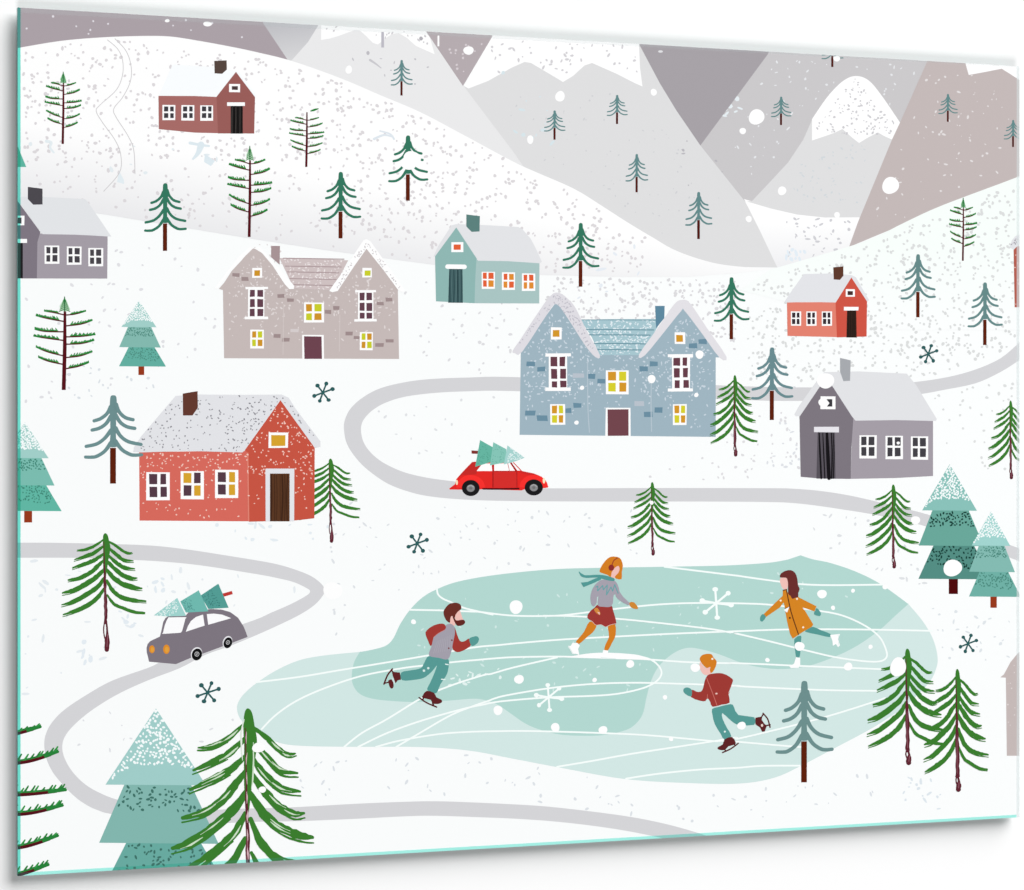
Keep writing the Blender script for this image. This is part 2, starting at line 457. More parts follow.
# ------------------------------------------------------------------ roads
ROAD = (212, 212, 215)
a = art('road', 3, 'grey road that bends behind the blue house and under the red car')
out = [(1030, 335), (1019, 343), (1000.5, 358.3), (975.5, 369.5), (948, 377), (915.5, 382), (880, 385.5), (840, 387), (768, 387), (640, 382), (512, 377), (468.5, 377.5), (431, 379), (406, 382), (381, 388), (363.5, 397), (351, 408), (345, 419.5), (344, 430), (347, 444), (356, 458), (368.5, 470.5), (388.5, 484), (411, 492.3), (431, 496.5), (463.5, 499.5), (512, 501), (600, 501.5), (700, 501.5), (768, 502), (793, 503), (818, 505.8), (843, 509.5), (868, 513.5), (900, 520), (928, 527), (960, 538), (1010, 557.7), (1030, 565)]
inn = [(1030, 552), (1009, 544.6), (960, 526), (930.5, 515.3), (900.5, 507.5), (868, 499.5), (843, 494.3), (818, 490.7), (793, 488.7), (768, 488.2), (650, 488), (547, 488.3), (500, 486.5), (451, 481), (426, 477.5), (403.5, 472), (383.5, 462.8), (371, 452.8), (363.5, 442), (361, 431), (362, 423), (366, 416.5), (373.5, 409.5), (386, 402.5), (406, 396.5), (436, 392.8), (468.5, 391.3), (512, 391), (640, 396), (768, 400.7), (840, 400), (890, 397), (921, 394), (943, 390), (975.5, 383.3), (1000.5, 372), (1019, 360.5), (1030, 354)]
a.poly(catmull(out, False, 4) + catmull(inn, False, 4), ROAD)
a = art('road', 3, 'grey hairpin road on the left that passes under the grey car')
o1 = T(G(0, 2), [(20, 395), (200, 395), (400, 399), (600, 406), (750, 422), (900, 445)]) + T(G(1, 2), [(0, 465), (80, 480), (150, 500), (220, 528), (262, 560), (275, 585), (266, 608), (235, 643), (180, 680), (100, 720), (0, 765)]) + [(230, 646), (205, 655), (180, 668)]
o1 += T(G(0, 3), [(600, 46), (480, 100), (380, 160), (310, 215), (265, 265), (249, 310), (258, 360), (290, 415), (340, 465), (400, 500), (470, 527), (600, 560), (760, 575), (900, 565)]) + T(G(1, 3), [(50, 560), (190, 555), (400, 543), (600, 535), (720, 533), (850, 537), (1024, 545)]) + T(G(2, 3), [(150, 555), (350, 578), (500, 600), (640, 630), (770, 668), (860, 700)])
i1 = T(G(0, 2), [(20, 455), (300, 455), (450, 461), (620, 468), (800, 485)]) + T(G(1, 2), [(0, 520), (80, 535), (150, 552), (200, 575), (216, 588), (204, 605), (140, 640), (60, 675), (0, 702)]) + [(220, 632), (190, 645), (160, 662)]
i1 += T(G(0, 3), [(590, 0), (450, 50), (350, 105), (260, 165), (210, 215), (185, 260), (177, 305), (185, 360), (210, 415), (250, 465), (300, 515), (350, 550), (400, 572), (440, 583), (600, 612), (800, 625), (960, 617)]) + T(G(1, 3), [(0, 615), (180, 612), (400, 603), (600, 593), (720, 591), (900, 597), (1024, 602)]) + T(G(2, 3), [(150, 612), (300, 628), (450, 650), (600, 680), (700, 705)])
a.poly(catmull(o1, False, 4) + catmull(i1, False, 4)[::-1], ROAD)

# ------------------------------------------------------------------ the pond
S4, S5, S6 = (235, 545, 3.938), (480, 545, 3.63), (720, 545, 3.635)
ptop = [(362, 651.7), (377, 648.6), (387, 645), (393.7, 637.7), (400, 624.5), (410, 609.8), (423, 597), (438, 588.7), (458.5, 581.5), (495, 575), (549.5, 569.5), (600, 567.8), (662, 566.8), (724.5, 565.5), (768, 562.8), (788, 559.5)]
ptop2 = [(800.5, 555.3), (813, 559.3), (830.5, 563), (855.5, 571.5), (880.5, 584), (908.4, 604)]
prest = [(908.4, 604), (923, 621.5), (933, 639), (937.5, 656.5), (936, 669), (928, 684), (905, 706), (874, 727), (833, 749), (802.5, 765), (775, 777.5), (740, 783.5), (687, 783), (624.5, 779), (562, 768), (512, 758.5), (468.5, 750.5), (418.5, 747), (356, 746.8), (306, 746), (280, 743), (258, 733), (242, 721), (237, 709), (240, 699), (248, 690), (258, 682), (275.6, 670.7), (298.5, 660.5), (324, 655.5), (362, 651.7)]
a = art('pond', 3, 'mint green frozen pond where the four people skate')
TOPL = catmull(ptop, False, 5) + catmull(ptop2, False, 5)
a.poly(TOPL + catmull(prest, False, 5), (210, 231, 228))
inn = [(908.4, 604), (896, 615), (879.6, 630), (857.6, 645.4), (835.5, 656.4), (808, 666), (783, 669), (761, 667.4), (742, 663), (719.7, 654.5), (700, 649), (686.6, 648), (673, 653.5), (659, 666), (651, 681), (646.7, 696.5), (642.5, 714.4), (634, 725.4), (623, 731), (604, 735), (584.7, 735.8), (560, 734.5), (538, 729), (524, 722.7), (510, 713), (496.5, 704), (482, 699.5), (471, 698.8), (451, 700.4), (418, 702), (392.4, 701), (372, 698.6), (359.4, 693.6), (353, 684.7), (351.8, 674.5), (354.3, 661.8), (360, 651.7)]
ice = Art('ice', a, label='deeper mint patch of ice in the middle of the pond')
ice.poly(TOPL + catmull(inn, False, 5), (178, 215, 208))
ice.specks([(430, 600), (800, 570), (880, 600), (700, 640), (640, 700), (520, 700), (380, 690), (410, 640)], 80, (.5, 1.4), (208, 232, 228), seed=50, dash=1.2)
ice.specks([(440, 660), (510, 665), (505, 685), (440, 690)], 14, (.8, 2.2), (226, 242, 239), seed=51, dash=1.2)
LINE = (247, 254, 252)
def line(*segs, w=1.75, name='skate_line'):
    s = Art(name, a)
    P = []
    for f, p in segs: P += T(f, p)
    s.stroke(P, w, LINE, smooth=5)
line((S4, [(85, 540), (250, 520), (400, 495), (600, 462), (760, 435), (930, 405), (1000, 397)]), (S5, [(60, 364), (150, 355), (300, 343), (480, 333), (700, 322), (930, 313)]), (S6, [(250, 307), (500, 307), (770, 312)]))
line((S4, [(105, 725), (160, 670), (240, 615), (350, 565), (500, 515), (660, 485), (740, 475), (860, 461), (960, 452)]), (S5, [(60, 411), (130, 407), (280, 405), (400, 408), (560, 412), (750, 425), (900, 429)]), (S6, [(40, 429), (150, 433), (300, 440), (480, 447), (600, 452)]))
line((S4, [(690, 255), (830, 258), (930, 262)]), (S5, [(0, 243), (100, 255), (200, 258), (300, 255), (440, 238), (600, 220), (720, 212), (860, 210)]), (S6, [(0, 211), (100, 213), (190, 218), (365, 240), (450, 258), (530, 295), (580, 335), (603, 380), (605, 408), (580, 423), (520, 422), (420, 408), (300, 380), (180, 350), (60, 322)]), (S5, [(940, 325), (880, 312), (800, 300), (650, 283), (500, 268), (330, 258), (230, 257)]))
line((S4, [(795, 172), (800, 195), (820, 212), (850, 225), (900, 247), (960, 262), (1015, 274)]))
line((S5, [(670, 79), (800, 95), (930, 111)]), (S6, [(60, 111), (120, 120), (215, 133), (290, 142), (400, 146), (590, 144)]))
line((S4, [(430, 795), (500, 740), (600, 685), (740, 600), (860, 550), (980, 512)]), (S5, [(40, 468), (120, 445), (280, 408)]))
line((S4, [(485, 795), (600, 740), (740, 690), (900, 645), (980, 628)]), (S5, [(40, 573), (100, 565), (250, 553), (400, 548), (500, 540), (590, 520), (640, 495), (659, 465), (645, 435), (610, 412), (540, 398)]))
line((S4, [(635, 795), (720, 745), (850, 670), (950, 630), (1000, 613)]), (S5, [(50, 558), (100, 545), (250, 520), (400, 505), (550, 500), (700, 503), (930, 511)]), (S6, [(60, 513), (200, 520), (400, 528), (570, 530)]))
line((S4, [(555, 795), (650, 770), (800, 745), (900, 737), (980, 734)]), (S5, [(60, 676), (150, 675), (300, 678), (450, 683), (600, 690), (750, 703), (850, 712)]), (S6, [(0, 712), (60, 715), (210, 728), (300, 735)]))
line((S5, [(280, 805), (400, 785), (550, 758), (700, 735), (850, 712), (930, 699)]), (S6, [(70, 703), (250, 660), (400, 620), (560, 570), (600, 556)]))
line((S5, [(530, 848), (650, 830), (800, 815), (930, 809)]), (S6, [(150, 803), (290, 802)]))
s = Art('snow_patch', a)
s.poly([(300, 407), (340, 402), (400, 393), (470, 391), (560, 397), (600, 407), (618, 416), (560, 416), (400, 411)], WHITE, S5, smooth=4)

# ------------------------------------------------------------------ houses
DK = (62, 60, 66)
def pane_window(house, f, fr, panes, cols, frame=WHITE, label=None, sill=None, j=1.2):
    w = Art('window', house, label=label)
    w.rect(*fr, frame, f, j=j)
    if sill:
        for s_ in sill: w.rect(*s_, frame, f, j=j)
    first = True
    for p, c in zip(panes, cols):
        w.rect(*p, c, f, inc=first, j=j); first = False
    return w
def grid(cx, cy):
    return [(x0, y0, x1, y1) for y0, y1 in cy for x0, x1 in cx]
def stripes(d, f, l, t, r, b, cols, n, seed):
    rnd = random.Random(seed)
    w = (r - l)
    for i in range(n):
        x = l + w * (i + .5 + rnd.uniform(-.25, .25)) / n
        k_ = rnd.uniform(.04, .10) * w
        d.stroke([(x, t + 3), (x + rnd.uniform(-.04, .04) * w, (t + b) / 2), (x + rnd.uniform(-.03, .03) * w, b - 1)], (k_ * .7, k_, k_ * .8), cols[i % len(cols)], f, caps=False)

# big red house
f = (130, 385, 5.251)
h = art('house', 7, 'large red house with a snow flecked grey roof and brown door')
h.poly([(48, 352), (620, 345), (625, 716), (50, 712)], (214, 105, 92), f)
h.poly([(790, 78), (970, 328), (968, 700), (870, 711), (625, 718), (615, 350), (600, 342)], (198, 84, 66), f)
h.stroke([(618, 355), (623, 715)], 7, (224, 132, 116), f, smooth=0, caps=False)
fl = [(50, 360), (600, 355), (622, 355), (622, 470), (600, 420), (50, 430)]
h.specks([(52, 358), (612, 356), (790, 85), (965, 330), (962, 520), (620, 480), (600, 440), (52, 440)], 230, (.55, 1.0), (242, 200, 188), f, seed=60, dash=.5)
h.specks([(52, 440), (612, 440), (640, 480), (960, 520), (940, 690), (870, 600), (620, 660), (560, 700), (52, 700)], 95, (.5, .95), (242, 200, 188), f, seed=61, dash=.5)
r = Art('roof', h)
r.poly([(240, 57), (360, 50), (600, 52), (795, 50), (832, 66), (872, 128), (1000, 296), (1000, 325), (970, 330), (790, 80), (600, 346), (590, 354), (300, 346), (60, 354), (18, 352), (20, 328), (60, 268)], (226, 227, 231), f)
r.specks([(240, 60), (790, 54), (820, 66), (990, 300), (985, 322), (790, 74), (596, 344), (40, 344), (60, 275)], 210, (.5, .95), (140, 139, 146), f, seed=62, dash=.8, dens=lambda x, y: 1 if (x < 172 or x > 225) else .55)
c = Art('chimney', h); c.poly([(277, 45), (355, 32), (356, 120), (328, 160), (278, 160)], (98, 56, 45), f)
PU, YE = (84, 58, 70), (214, 163, 46)
pane_window(h, f, (728, 250, 830, 330), [(742, 264, 815, 320)], [YE], label='small amber gable window')
pane_window(h, f, (85, 458, 208, 605), [(100, 467, 143, 522), (160, 467, 190, 522), (102, 535, 143, 588), (160, 535, 193, 588)], [PU] * 4, label='window with four dark panes')
pane_window(h, f, (267, 452, 388, 600), [(280, 462, 323, 515), (337, 460, 370, 515), (282, 527, 323, 582), (337, 527, 372, 582)], [YE, PU, PU, YE], label='window with dark and amber panes crosswise')
pane_window(h, f, (447, 445, 568, 593), [(462, 458, 503, 510), (520, 457, 552, 510), (462, 522, 503, 575), (520, 522, 552, 578)], [PU, YE, PU, YE], label='window with dark left and amber right panes')
d = Art('door', h, label='brown plank door in a pale frame')
d.rect(712, 438, 862, 716, (228, 229, 234), f, j=1); d.rect(735, 465, 838, 716, (88, 54, 33), f)
stripes(d, f, 737, 467, 836, 716, [(62, 36, 22), (70, 42, 26)], 7, 1)

# small brick coloured house at the top
f = (150, 50, 8.904)
h = art('house', 7, 'small dusky red house with a white roof at the top left')
h.poly([(75, 408), (400, 410), (600, 418), (606, 741), (400, 736), (78, 705)], (166, 106, 102), f)
h.poly([(765, 195), (935, 420), (928, 744), (605, 743), (592, 412)], (152, 92, 88), f)
r = Art('roof', h); r.poly([(200, 130), (560, 150), (770, 185), (800, 200), (950, 405), (935, 420), (765, 195), (592, 416), (400, 409), (75, 405), (95, 370)], (249, 252, 254), f)
c = Art('chimney', h); c.poly([(572, 97), (682, 92), (684, 175), (642, 212), (575, 208)], (84, 68, 61), f)
pane_window(h, f, (705, 302, 802, 375), [(728, 322, 782, 355)], [(70, 55, 56)], label='small dark gable window')
for x in (0, 169, 337):
    pane_window(h, f, (110 + x, 489 + x * .015, 225 + x, 625 + x * .015), grid([(125 + x, 163 + x), (180 + x, 211 + x)], [(503, 547), (562, 606)]), [DK] * 4)
d = Art('door', h, label='dark plank door under a white lintel')
d.rect(718, 498, 826, 745, (27, 24, 24), f); d.rect(686, 466, 845, 498, WHITE, f)
stripes(d, f, 720, 500, 824, 745, [(62, 58, 56), (8, 8, 8)], 6, 2)

# grey house cut by the left edge
f = (10, 175, 7.743)
h = art('house', 7, 'mauve grey house with a pale roof cut off by the left edge')
h.poly([(225, 452), (440, 458), (756, 476), (753, 802), (205, 801), (208, 520)], (163, 156, 165), f)
h.poly([(40, 175), (235, 442), (212, 520), (208, 801), (40, 801)], (126, 118, 129), f)
r = Art('roof', h); r.poly([(60, 195), (90, 168), (300, 172), (580, 186), (600, 205), (785, 476), (500, 462), (252, 458), (235, 442)], (226, 228, 231), f)
c = Art('chimney', h); c.poly([(138, 92), (252, 106), (252, 228), (180, 230), (138, 186)], (75, 72, 78), f)
pane_window(h, f, (40, 315, 112, 390), [(40, 330, 90, 375)], [(64, 60, 66)])
for x, y in ((0, 0), (172, 8), (339, 19)):
    pane_window(h, f, (268 + x, 546 + y, 382 + x, 687 + y), grid([(281 + x, 312 + x), (328 + x, 368 + x)], [(558 + y, 607 + y), (620 + y, 670 + y)]), [(70, 67, 73)] * 4)
d = Art('door', h)
d.rect(30, 526, 99, 799, (28, 28, 31), f); d.rect(30, 495, 132, 526, WHITE, f)
d.stroke([(75, 530), (78, 650), (74, 797)], 5, (8, 10, 11), f)

# beige stone house
fL, fR = (215, 230, 6.59), (305, 230, 6.59)
BE, BR = (197, 185, 183), (158, 140, 140)
OC, LI, MA = (206, 147, 40), (200, 205, 42), (98, 64, 77)
h = art('house', 7, 'large beige stone house with two gables and lime and amber windows')
h.poly(T(fL, [(60, 845), (52, 390), (480, 370), (515, 385)]) + T(fR, [(165, 395), (220, 390), (612, 392), (620, 850)]), BE)
h.poly([(25, 388), (60, 348), (110, 270), (180, 195), (230, 132), (255, 121), (310, 148), (380, 225), (500, 390), (50, 395)], BE, fL)
h.poly([(405, 122), (520, 262), (614, 396), (205, 402), (330, 228)], BE, fR)
wall_specks = [(260, 240), (330, 270), (345, 262), (395, 290), (396, 340), (226, 340), (226, 290)]
h.specks(wall_specks, 330, (.5, 1.15), (222, 214, 213), seed=63, dash=1.0, dens=lambda x, y: 1 if y < 318 else .28)
for b_ in [(112, 285, 160, 308), (172, 312, 220, 338), (413, 422, 458, 445), (473, 450, 518, 475), (385, 685, 430, 710), (443, 713, 490, 738)]: h.rect(*b_, BR, fL, inc=False, j=3)
for b_ in [(475, 473, 520, 497), (530, 447, 575, 472), (465, 743, 518, 768), (530, 718, 583, 743), (265, 670, 313, 693), (322, 697, 360, 720), (133, 527, 175, 552), (187, 500, 228, 527)]: h.rect(*b_, BR, fR, inc=False, j=3)
h.rect(497, 650, 552, 675, (212, 204, 204), fL, j=3)
h.stroke([(452, 490), (448, 820)], 5, (208, 198, 196), fL, smooth=0); h.stroke([(230, 560), (226, 800)], 5, (208, 198, 196), fR, smooth=0)
r = Art('roof', h)
r.poly(T(fL, [(425, 185), (640, 188)]) + T(fR, [(285, 200), (180, 395)]) + T(fL, [(520, 385), (470, 280)]), (206, 192, 192))
r.specks(T(fL, [(440, 190), (845, 200), (760, 390), (530, 385)]), 90, (.5, 1.0), (236, 229, 229), seed=64, dash=1.6)
for i, y in enumerate((188, 240, 278, 322, 362)):
    r.stroke([(450 + i * 14, y - 2), (600, y), (850 - i * 17, y + 4)], 6, (170, 150, 152), fL, smooth=0)
r.poly([(255, 118), (285, 112), (310, 125), (365, 190), (440, 270), (522, 368), (520, 388), (490, 390), (460, 358), (380, 235), (310, 152)], WHITE, fL)
r.poly([(252, 120), (180, 190), (110, 262), (15, 388), (-5, 385), (60, 300), (150, 180), (230, 110)], WHITE, fL)
r.poly([(160, 402), (180, 370), (250, 275), (330, 150), (385, 68), (405, 60), (432, 75), (510, 185), (600, 310), (660, 402), (640, 412), (614, 396), (520, 268), (405, 124), (330, 230), (215, 402), (180, 410)], WHITE, fR)
r.specks(T(fR, [(200, 380), (330, 170), (400, 70), (500, 180), (640, 390), (620, 390), (410, 112), (330, 215), (215, 395)]), 55, (.45, .9), (206, 201, 204), seed=65, dash=1)
c = Art('chimney', h); c.poly([(370, 105), (428, 105), (426, 228), (370, 180)], (166, 146, 148), fL)
pane_window(h, fL, (245, 250, 310, 315), [(258, 266, 297, 302)], [OC], label='small amber gable window')
pane_window(h, fR, (378, 250, 440, 312), [(392, 267, 432, 302)], [LI], label='small lime gable window')
pane_window(h, fL, (218, 385, 325, 578), grid([(230, 262), (278, 318)], [(395, 440), (455, 508), (520, 568)]), [MA] * 6, sill=[(200, 375, 350, 390), (195, 571, 350, 589)])
pane_window(h, fR, (350, 404, 450, 592), grid([(360, 392), (405, 442)], [(413, 463), (480, 533), (546, 584)]), [MA] * 6, sill=[(330, 396, 468, 411), (325, 587, 472, 603)])
pane_window(h, fL, (233, 657, 322, 780), grid([(245, 270), (282, 312)], [(668, 709), (722, 766)]), [OC, LI, LI, OC])
pane_window(h, fR, (361, 672, 447, 792), grid([(373, 398), (410, 440)], [(682, 724), (736, 778)]), [LI, OC, OC, LI])
pane_window(h, fR, (-7, 478, 125, 610), grid([(7, 46), (62, 109)], [(488, 536), (549, 594)]), [OC, LI, LI, OC], label='square amber and lime window over the door')
d = Art('door', h, label='plain maroon door')
d.rect(-17, 690, 125, 850, WHITE, fR, j=2); d.rect(-5, 700, 111, 849, (108, 66, 78), fR, j=2)

# blue stone house
fL, fR = (510, 285, 5.74), (615, 285, 5.74)
BL, BB = (158, 180, 192), (106, 141, 160)
OC, LI, MA = (211, 150, 40), (214, 206, 44), (102, 60, 72)
h = art('house', 7, 'large blue stone house with two snowy gables and a maroon door')
h.poly(T(fL, [(55, 860), (62, 380), (485, 400)]) + T(fR, [(165, 395), (578, 410), (578, 872)]), BL)
h.poly([(266, 96), (440, 345), (500, 410), (52, 388)], BL, fL)
h.poly([(394, 130), (612, 416), (150, 405)], BL, fR)
h.specks([(524, 350), (556, 306), (592, 352), (660, 352), (685, 312), (714, 358), (714, 388), (524, 400)], 420, (.5, 1.15), (200, 213, 223), seed=66, dash=1.0)
h.specks([(524, 395), (714, 385), (712, 425), (680, 430), (640, 405), (524, 428)], 75, (.5, 1.1), (200, 213, 223), seed=67, dash=1.0)
for b_ in [(95, 440, 145, 468), (155, 470, 203, 498), (85, 722, 145, 750), (155, 750, 215, 780), (447, 508, 490, 538), (502, 537, 545, 565), (318, 708, 352, 733), (363, 678, 410, 705)]: h.rect(*b_, BB, fL, inc=False, j=3)
for b_ in [(425, 335, 470, 363), (480, 310, 525, 338), (142, 465, 190, 495), (197, 438, 243, 467), (168, 730, 215, 760), (227, 703, 272, 732)]: h.rect(*b_, BB, fR, inc=False, j=3)
h.rect(360, 508, 425, 532, (184, 193, 203), fL, j=2); h.rect(110, 667, 168, 693, (184, 193, 203), fR, j=2)
h.stroke([(445, 440), (447, 700), (456, 845)], 6, (180, 196, 206), fL); h.stroke([(208, 560), (207, 700), (210, 840)], 6, (180, 196, 206), fR)
r = Art('roof', h)
r.poly(T(fL, [(405, 200), (560, 196)]) + T(fR, [(235, 195), (245, 240), (150, 402)]) + T(fL, [(515, 402), (470, 300)]), (166, 198, 207))
r.specks(T(fL, [(420, 205), (835, 200), (750, 395), (525, 395)]), 190, (.45, 1.1), (226, 237, 242), seed=68, dash=1.2)
for i, y in enumerate((200, 256, 286, 336, 371)):
    r.stroke([(410 + i * 22, y), (600, y), (845 - i * 20, y + 2)], 6 if i else 4, (104, 146, 160), fL, smooth=0)
r.poly(catmull(T(fL, [(15, 378), (60, 312), (140, 190), (228, 66), (280, 44), (335, 82), (378, 135), (440, 262), (516, 402), (490, 414), (430, 345), (340, 205), (268, 110), (215, 165), (70, 383), (28, 390)]), True, 3), (222, 220, 226))
r.specks(T(fL, [(30, 370), (230, 75), (280, 50), (335, 90), (500, 395), (440, 335), (268, 100), (215, 150)]), 80, (.5, 1.0), (192, 190, 200), seed=69, dash=1)
r.poly(catmull(T(fR, [(138, 398), (250, 240), (340, 110), (385, 86), (430, 104), (530, 250), (640, 412), (600, 417), (500, 280), (400, 149), (380, 149), (290, 260), (170, 405)]), True, 3), (226, 224, 229))
c = Art('chimney', h); c.poly([(230, 120), (285, 120), (283, 190), (236, 248)], (92, 135, 158), fR)
pane_window(h, fL, (235, 243, 297, 312), [(245, 258, 284, 298)], [OC], label='small amber window in the left gable')
pane_window(h, fR, (342, 272, 403, 338), [(351, 287, 390, 326)], [OC], label='small amber window in the right gable')
pane_window(h, fL, (222, 403, 328, 597), [(232, 412, 272, 467), (285, 412, 316, 467), (236, 482, 271, 538), (288, 480, 321, 538), (240, 552, 270, 588), (288, 550, 325, 588)], [MA] * 6, sill=[(203, 392, 350, 410), (203, 589, 350, 608)])
pane_window(h, fR, (327, 408, 430, 602), [(335, 418, 373, 463), (388, 416, 413, 463), (337, 478, 372, 532), (390, 476, 418, 530), (342, 547, 372, 592), (392, 545, 424, 590)], [MA] * 6, sill=[(303, 397, 447, 415), (303, 594, 447, 611)])
pane_window(h, fL, (231, 684, 317, 803), grid([(240, 270), (280, 305)], [(692, 736), (747, 790)]), [OC, LI, LI, OC])
pane_window(h, fR, (332, 684, 411, 803), grid([(341, 369), (379, 403)], [(692, 736), (747, 790)]), [OC, LI, LI, OC])
pane_window(h, fR, (-53, 490, 78, 627), [(-40, 498, 7, 549), (22, 497, 65, 549), (-40, 562, 5, 611), (25, 560, 65, 612)], [OC, LI, LI, OC], label='square amber and yellow window over the door')
d = Art('door', h, label='plain maroon door')
d.rect(-54, 705, 89, 869, WHITE, fR, j=2); d.rect(-41, 715, 76, 867, (113, 68, 76), fR, j=2)

# teal house
f = (425, 205, 8.475)
h = art('house', 7, 'small teal house with orange windows and a pale roof')
h.poly([(265, 188), (440, 455), (425, 640), (420, 832), (93, 816), (85, 430)], (142, 182, 178), f)
h.poly([(435, 465), (700, 472), (970, 492), (968, 834), (420, 832), (425, 640)], (168, 196, 194), f)
r = Art('roof', h); r.poly([(70, 440), (110, 350), (225, 172), (265, 162), (500, 170), (790, 186), (825, 205), (895, 285), (940, 370), (990, 480), (975, 494), (700, 476), (450, 472), (265, 190), (85, 435)], (226, 227, 230), f)
c = Art('chimney', h); c.poly([(350, 80), (465, 94), (462, 224), (395, 228), (350, 182)], (90, 128, 124), f)
OR, OY = (226, 96, 54), (224, 140, 48)
pane_window(h, f, (222, 315, 325, 400), [(243, 335, 303, 380)], [OR], label='small red orange gable window')
pane_window(h, f, (480, 566, 592, 711), grid([(491, 523), (538, 581)], [(573, 626), (638, 693)]), [OR, OR, OR, OY])
pane_window(h, f, (651, 571, 763, 719), grid([(666, 698), (713, 752)], [(583, 635), (649, 701)]), [OR, OY, OY, OR])
pane_window(h, f, (821, 580, 935, 728), grid([(836, 866), (882, 919)], [(591, 643), (655, 709)]), [OR, OR, OY, OY])
d = Art('door', h, label='dark teal plank door under a white lintel')
d.poly([(205, 540), (318, 540), (321, 829), (196, 828)], (64, 94, 97), f)
stripes(d, f, 205, 543, 316, 828, [(38, 62, 66), (84, 114, 116)], 7, 3)
d.stroke([(190, 522), (335, 524)], 38, WHITE, f, smooth=0)

# grey house on the right
f = (790, 350, 6.593)
h = art('house', 7, 'mauve grey house with a pale roof and grey chimney at the right')
h.poly([(412, 445), (650, 460), (943, 468), (943, 831), (700, 844), (400, 850)], (163, 156, 165), f)
h.poly([(240, 165), (418, 442), (405, 640), (400, 850), (200, 848), (70, 836), (62, 432)], (124, 117, 126), f)
r = Art('roof', h); r.poly([(28, 425), (60, 368), (185, 192), (225, 146), (450, 141), (770, 156), (832, 232), (968, 455), (962, 468), (700, 462), (432, 466), (410, 440), (240, 178), (65, 436), (40, 438)], (225, 226, 229), f)
c = Art('chimney', h); c.poly([(330, 52), (400, 68), (396, 203), (352, 206), (330, 142)], (165, 168, 173), f)
w = pane_window(h, f, (200, 305, 300, 390), [], [], label='white gable window with a dark notch')
w.poly([(240, 324), (279, 324), (279, 373), (243, 373), (260, 350)], (58, 57, 62), f)
for x, y in ((0, 0), (172, 4), (339, 8)):
    pane_window(h, f, (458 + x, 562 + y, 572 + x, 715 + y), grid([(470 + x, 504 + x), (518 + x, 557 + x)], [(571 + y, 627 + y), (640 + y, 697 + y)]), [(66, 64, 70)] * 4)
d = Art('door', h, label='grey and black plank door under a pale lintel')
d.poly([(182, 540), (296, 540), (300, 848), (174, 848)], (86, 81, 89), f)
for x, e in ((192, 12), (216, 8), (243, 24), (272, 10), (284, 8)): d.stroke([(x, 545), (x + 6, 680), (x + 14 if x < 250 else x + 2, 846)], (e * .7, e, e), (20, 18, 22), f)
d.rect(158, 505, 322, 543, (231, 229, 235), f, j=2)

# small red house on the right
f = (775, 255, 9.89)
h = art('house', 7, 'small bright red house with a brown chimney at the upper right')
h.poly([(118, 468), (600, 466), (612, 812), (123, 800)], (226, 129, 111), f)
h.poly([(754, 220), (910, 458), (906, 806), (612, 815), (598, 466)], (206, 84, 68), f)
r = Art('roof', h); r.poly([(285, 188), (600, 182), (760, 200), (800, 220), (930, 445), (912, 462), (755, 222), (600, 470), (350, 464), (110, 470), (98, 455), (140, 390)], (226, 227, 231), f)
c = Art('chimney', h); c.poly([(576, 122), (676, 112), (676, 205), (642, 246), (580, 242)], (92, 56, 42), f)
pane_window(h, f, (700, 338, 790, 412), [(717, 357, 770, 396)], [(64, 36, 34)], label='small dark gable window')
for x in (0, 152, 305):
    pane_window(h, f, (157 + x, 558, 258 + x, 700), grid([(168 + x, 201 + x), (215 + x, 242 + x)], [(570, 620), (632, 684)]), [(54, 42, 50)] * 4)
d = Art('door', h, label='dark plank door under a white lintel')
d.poly([(712, 545), (803, 545), (808, 816), (706, 816)], (48, 31, 24), f); d.rect(682, 514, 825, 548, WHITE, f, j=2)
stripes(d, f, 716, 550, 800, 815, [(16, 10, 8), (28, 18, 14)], 4, 4)

# slivers of two houses at the right edge
h = art('house', 7, 'narrow strip of a red house cut off by the right edge')
h.poly([(1013.5, 248), (1016, 246), (1026, 240), (1026, 307.3), (1014.6, 307.3)], (178, 92, 78))
r = Art('roof', h); r.poly([(1009.5, 247), (1012, 240), (1015.5, 236), (1026, 232), (1026, 244), (1017, 246.5), (1013.5, 250)], (226, 227, 231))
h.specks([(1014, 250), (1019, 250), (1019, 305), (1015, 305)], 8, (.5, .8), (240, 205, 195), seed=70)
r.specks([(1010, 247), (1015, 237), (1019, 237), (1019, 244)], 8, (.5, .9), (160, 158, 166), seed=71)
h = art('house', 7, 'narrow strip of a beige house cut off by the lower right edge')
h.poly([(70, 256), (95, 236), (140, 152), (185, 97), (230, 60), (260, 60), (260, 793), (115, 793), (110, 380), (108, 258)], (196, 184, 182), (990, 640, 6.85))
h.specks([(1007, 668), (1018, 660), (1018, 735), (1008, 735)], 10, (.5, .9), (222, 214, 213), seed=72)

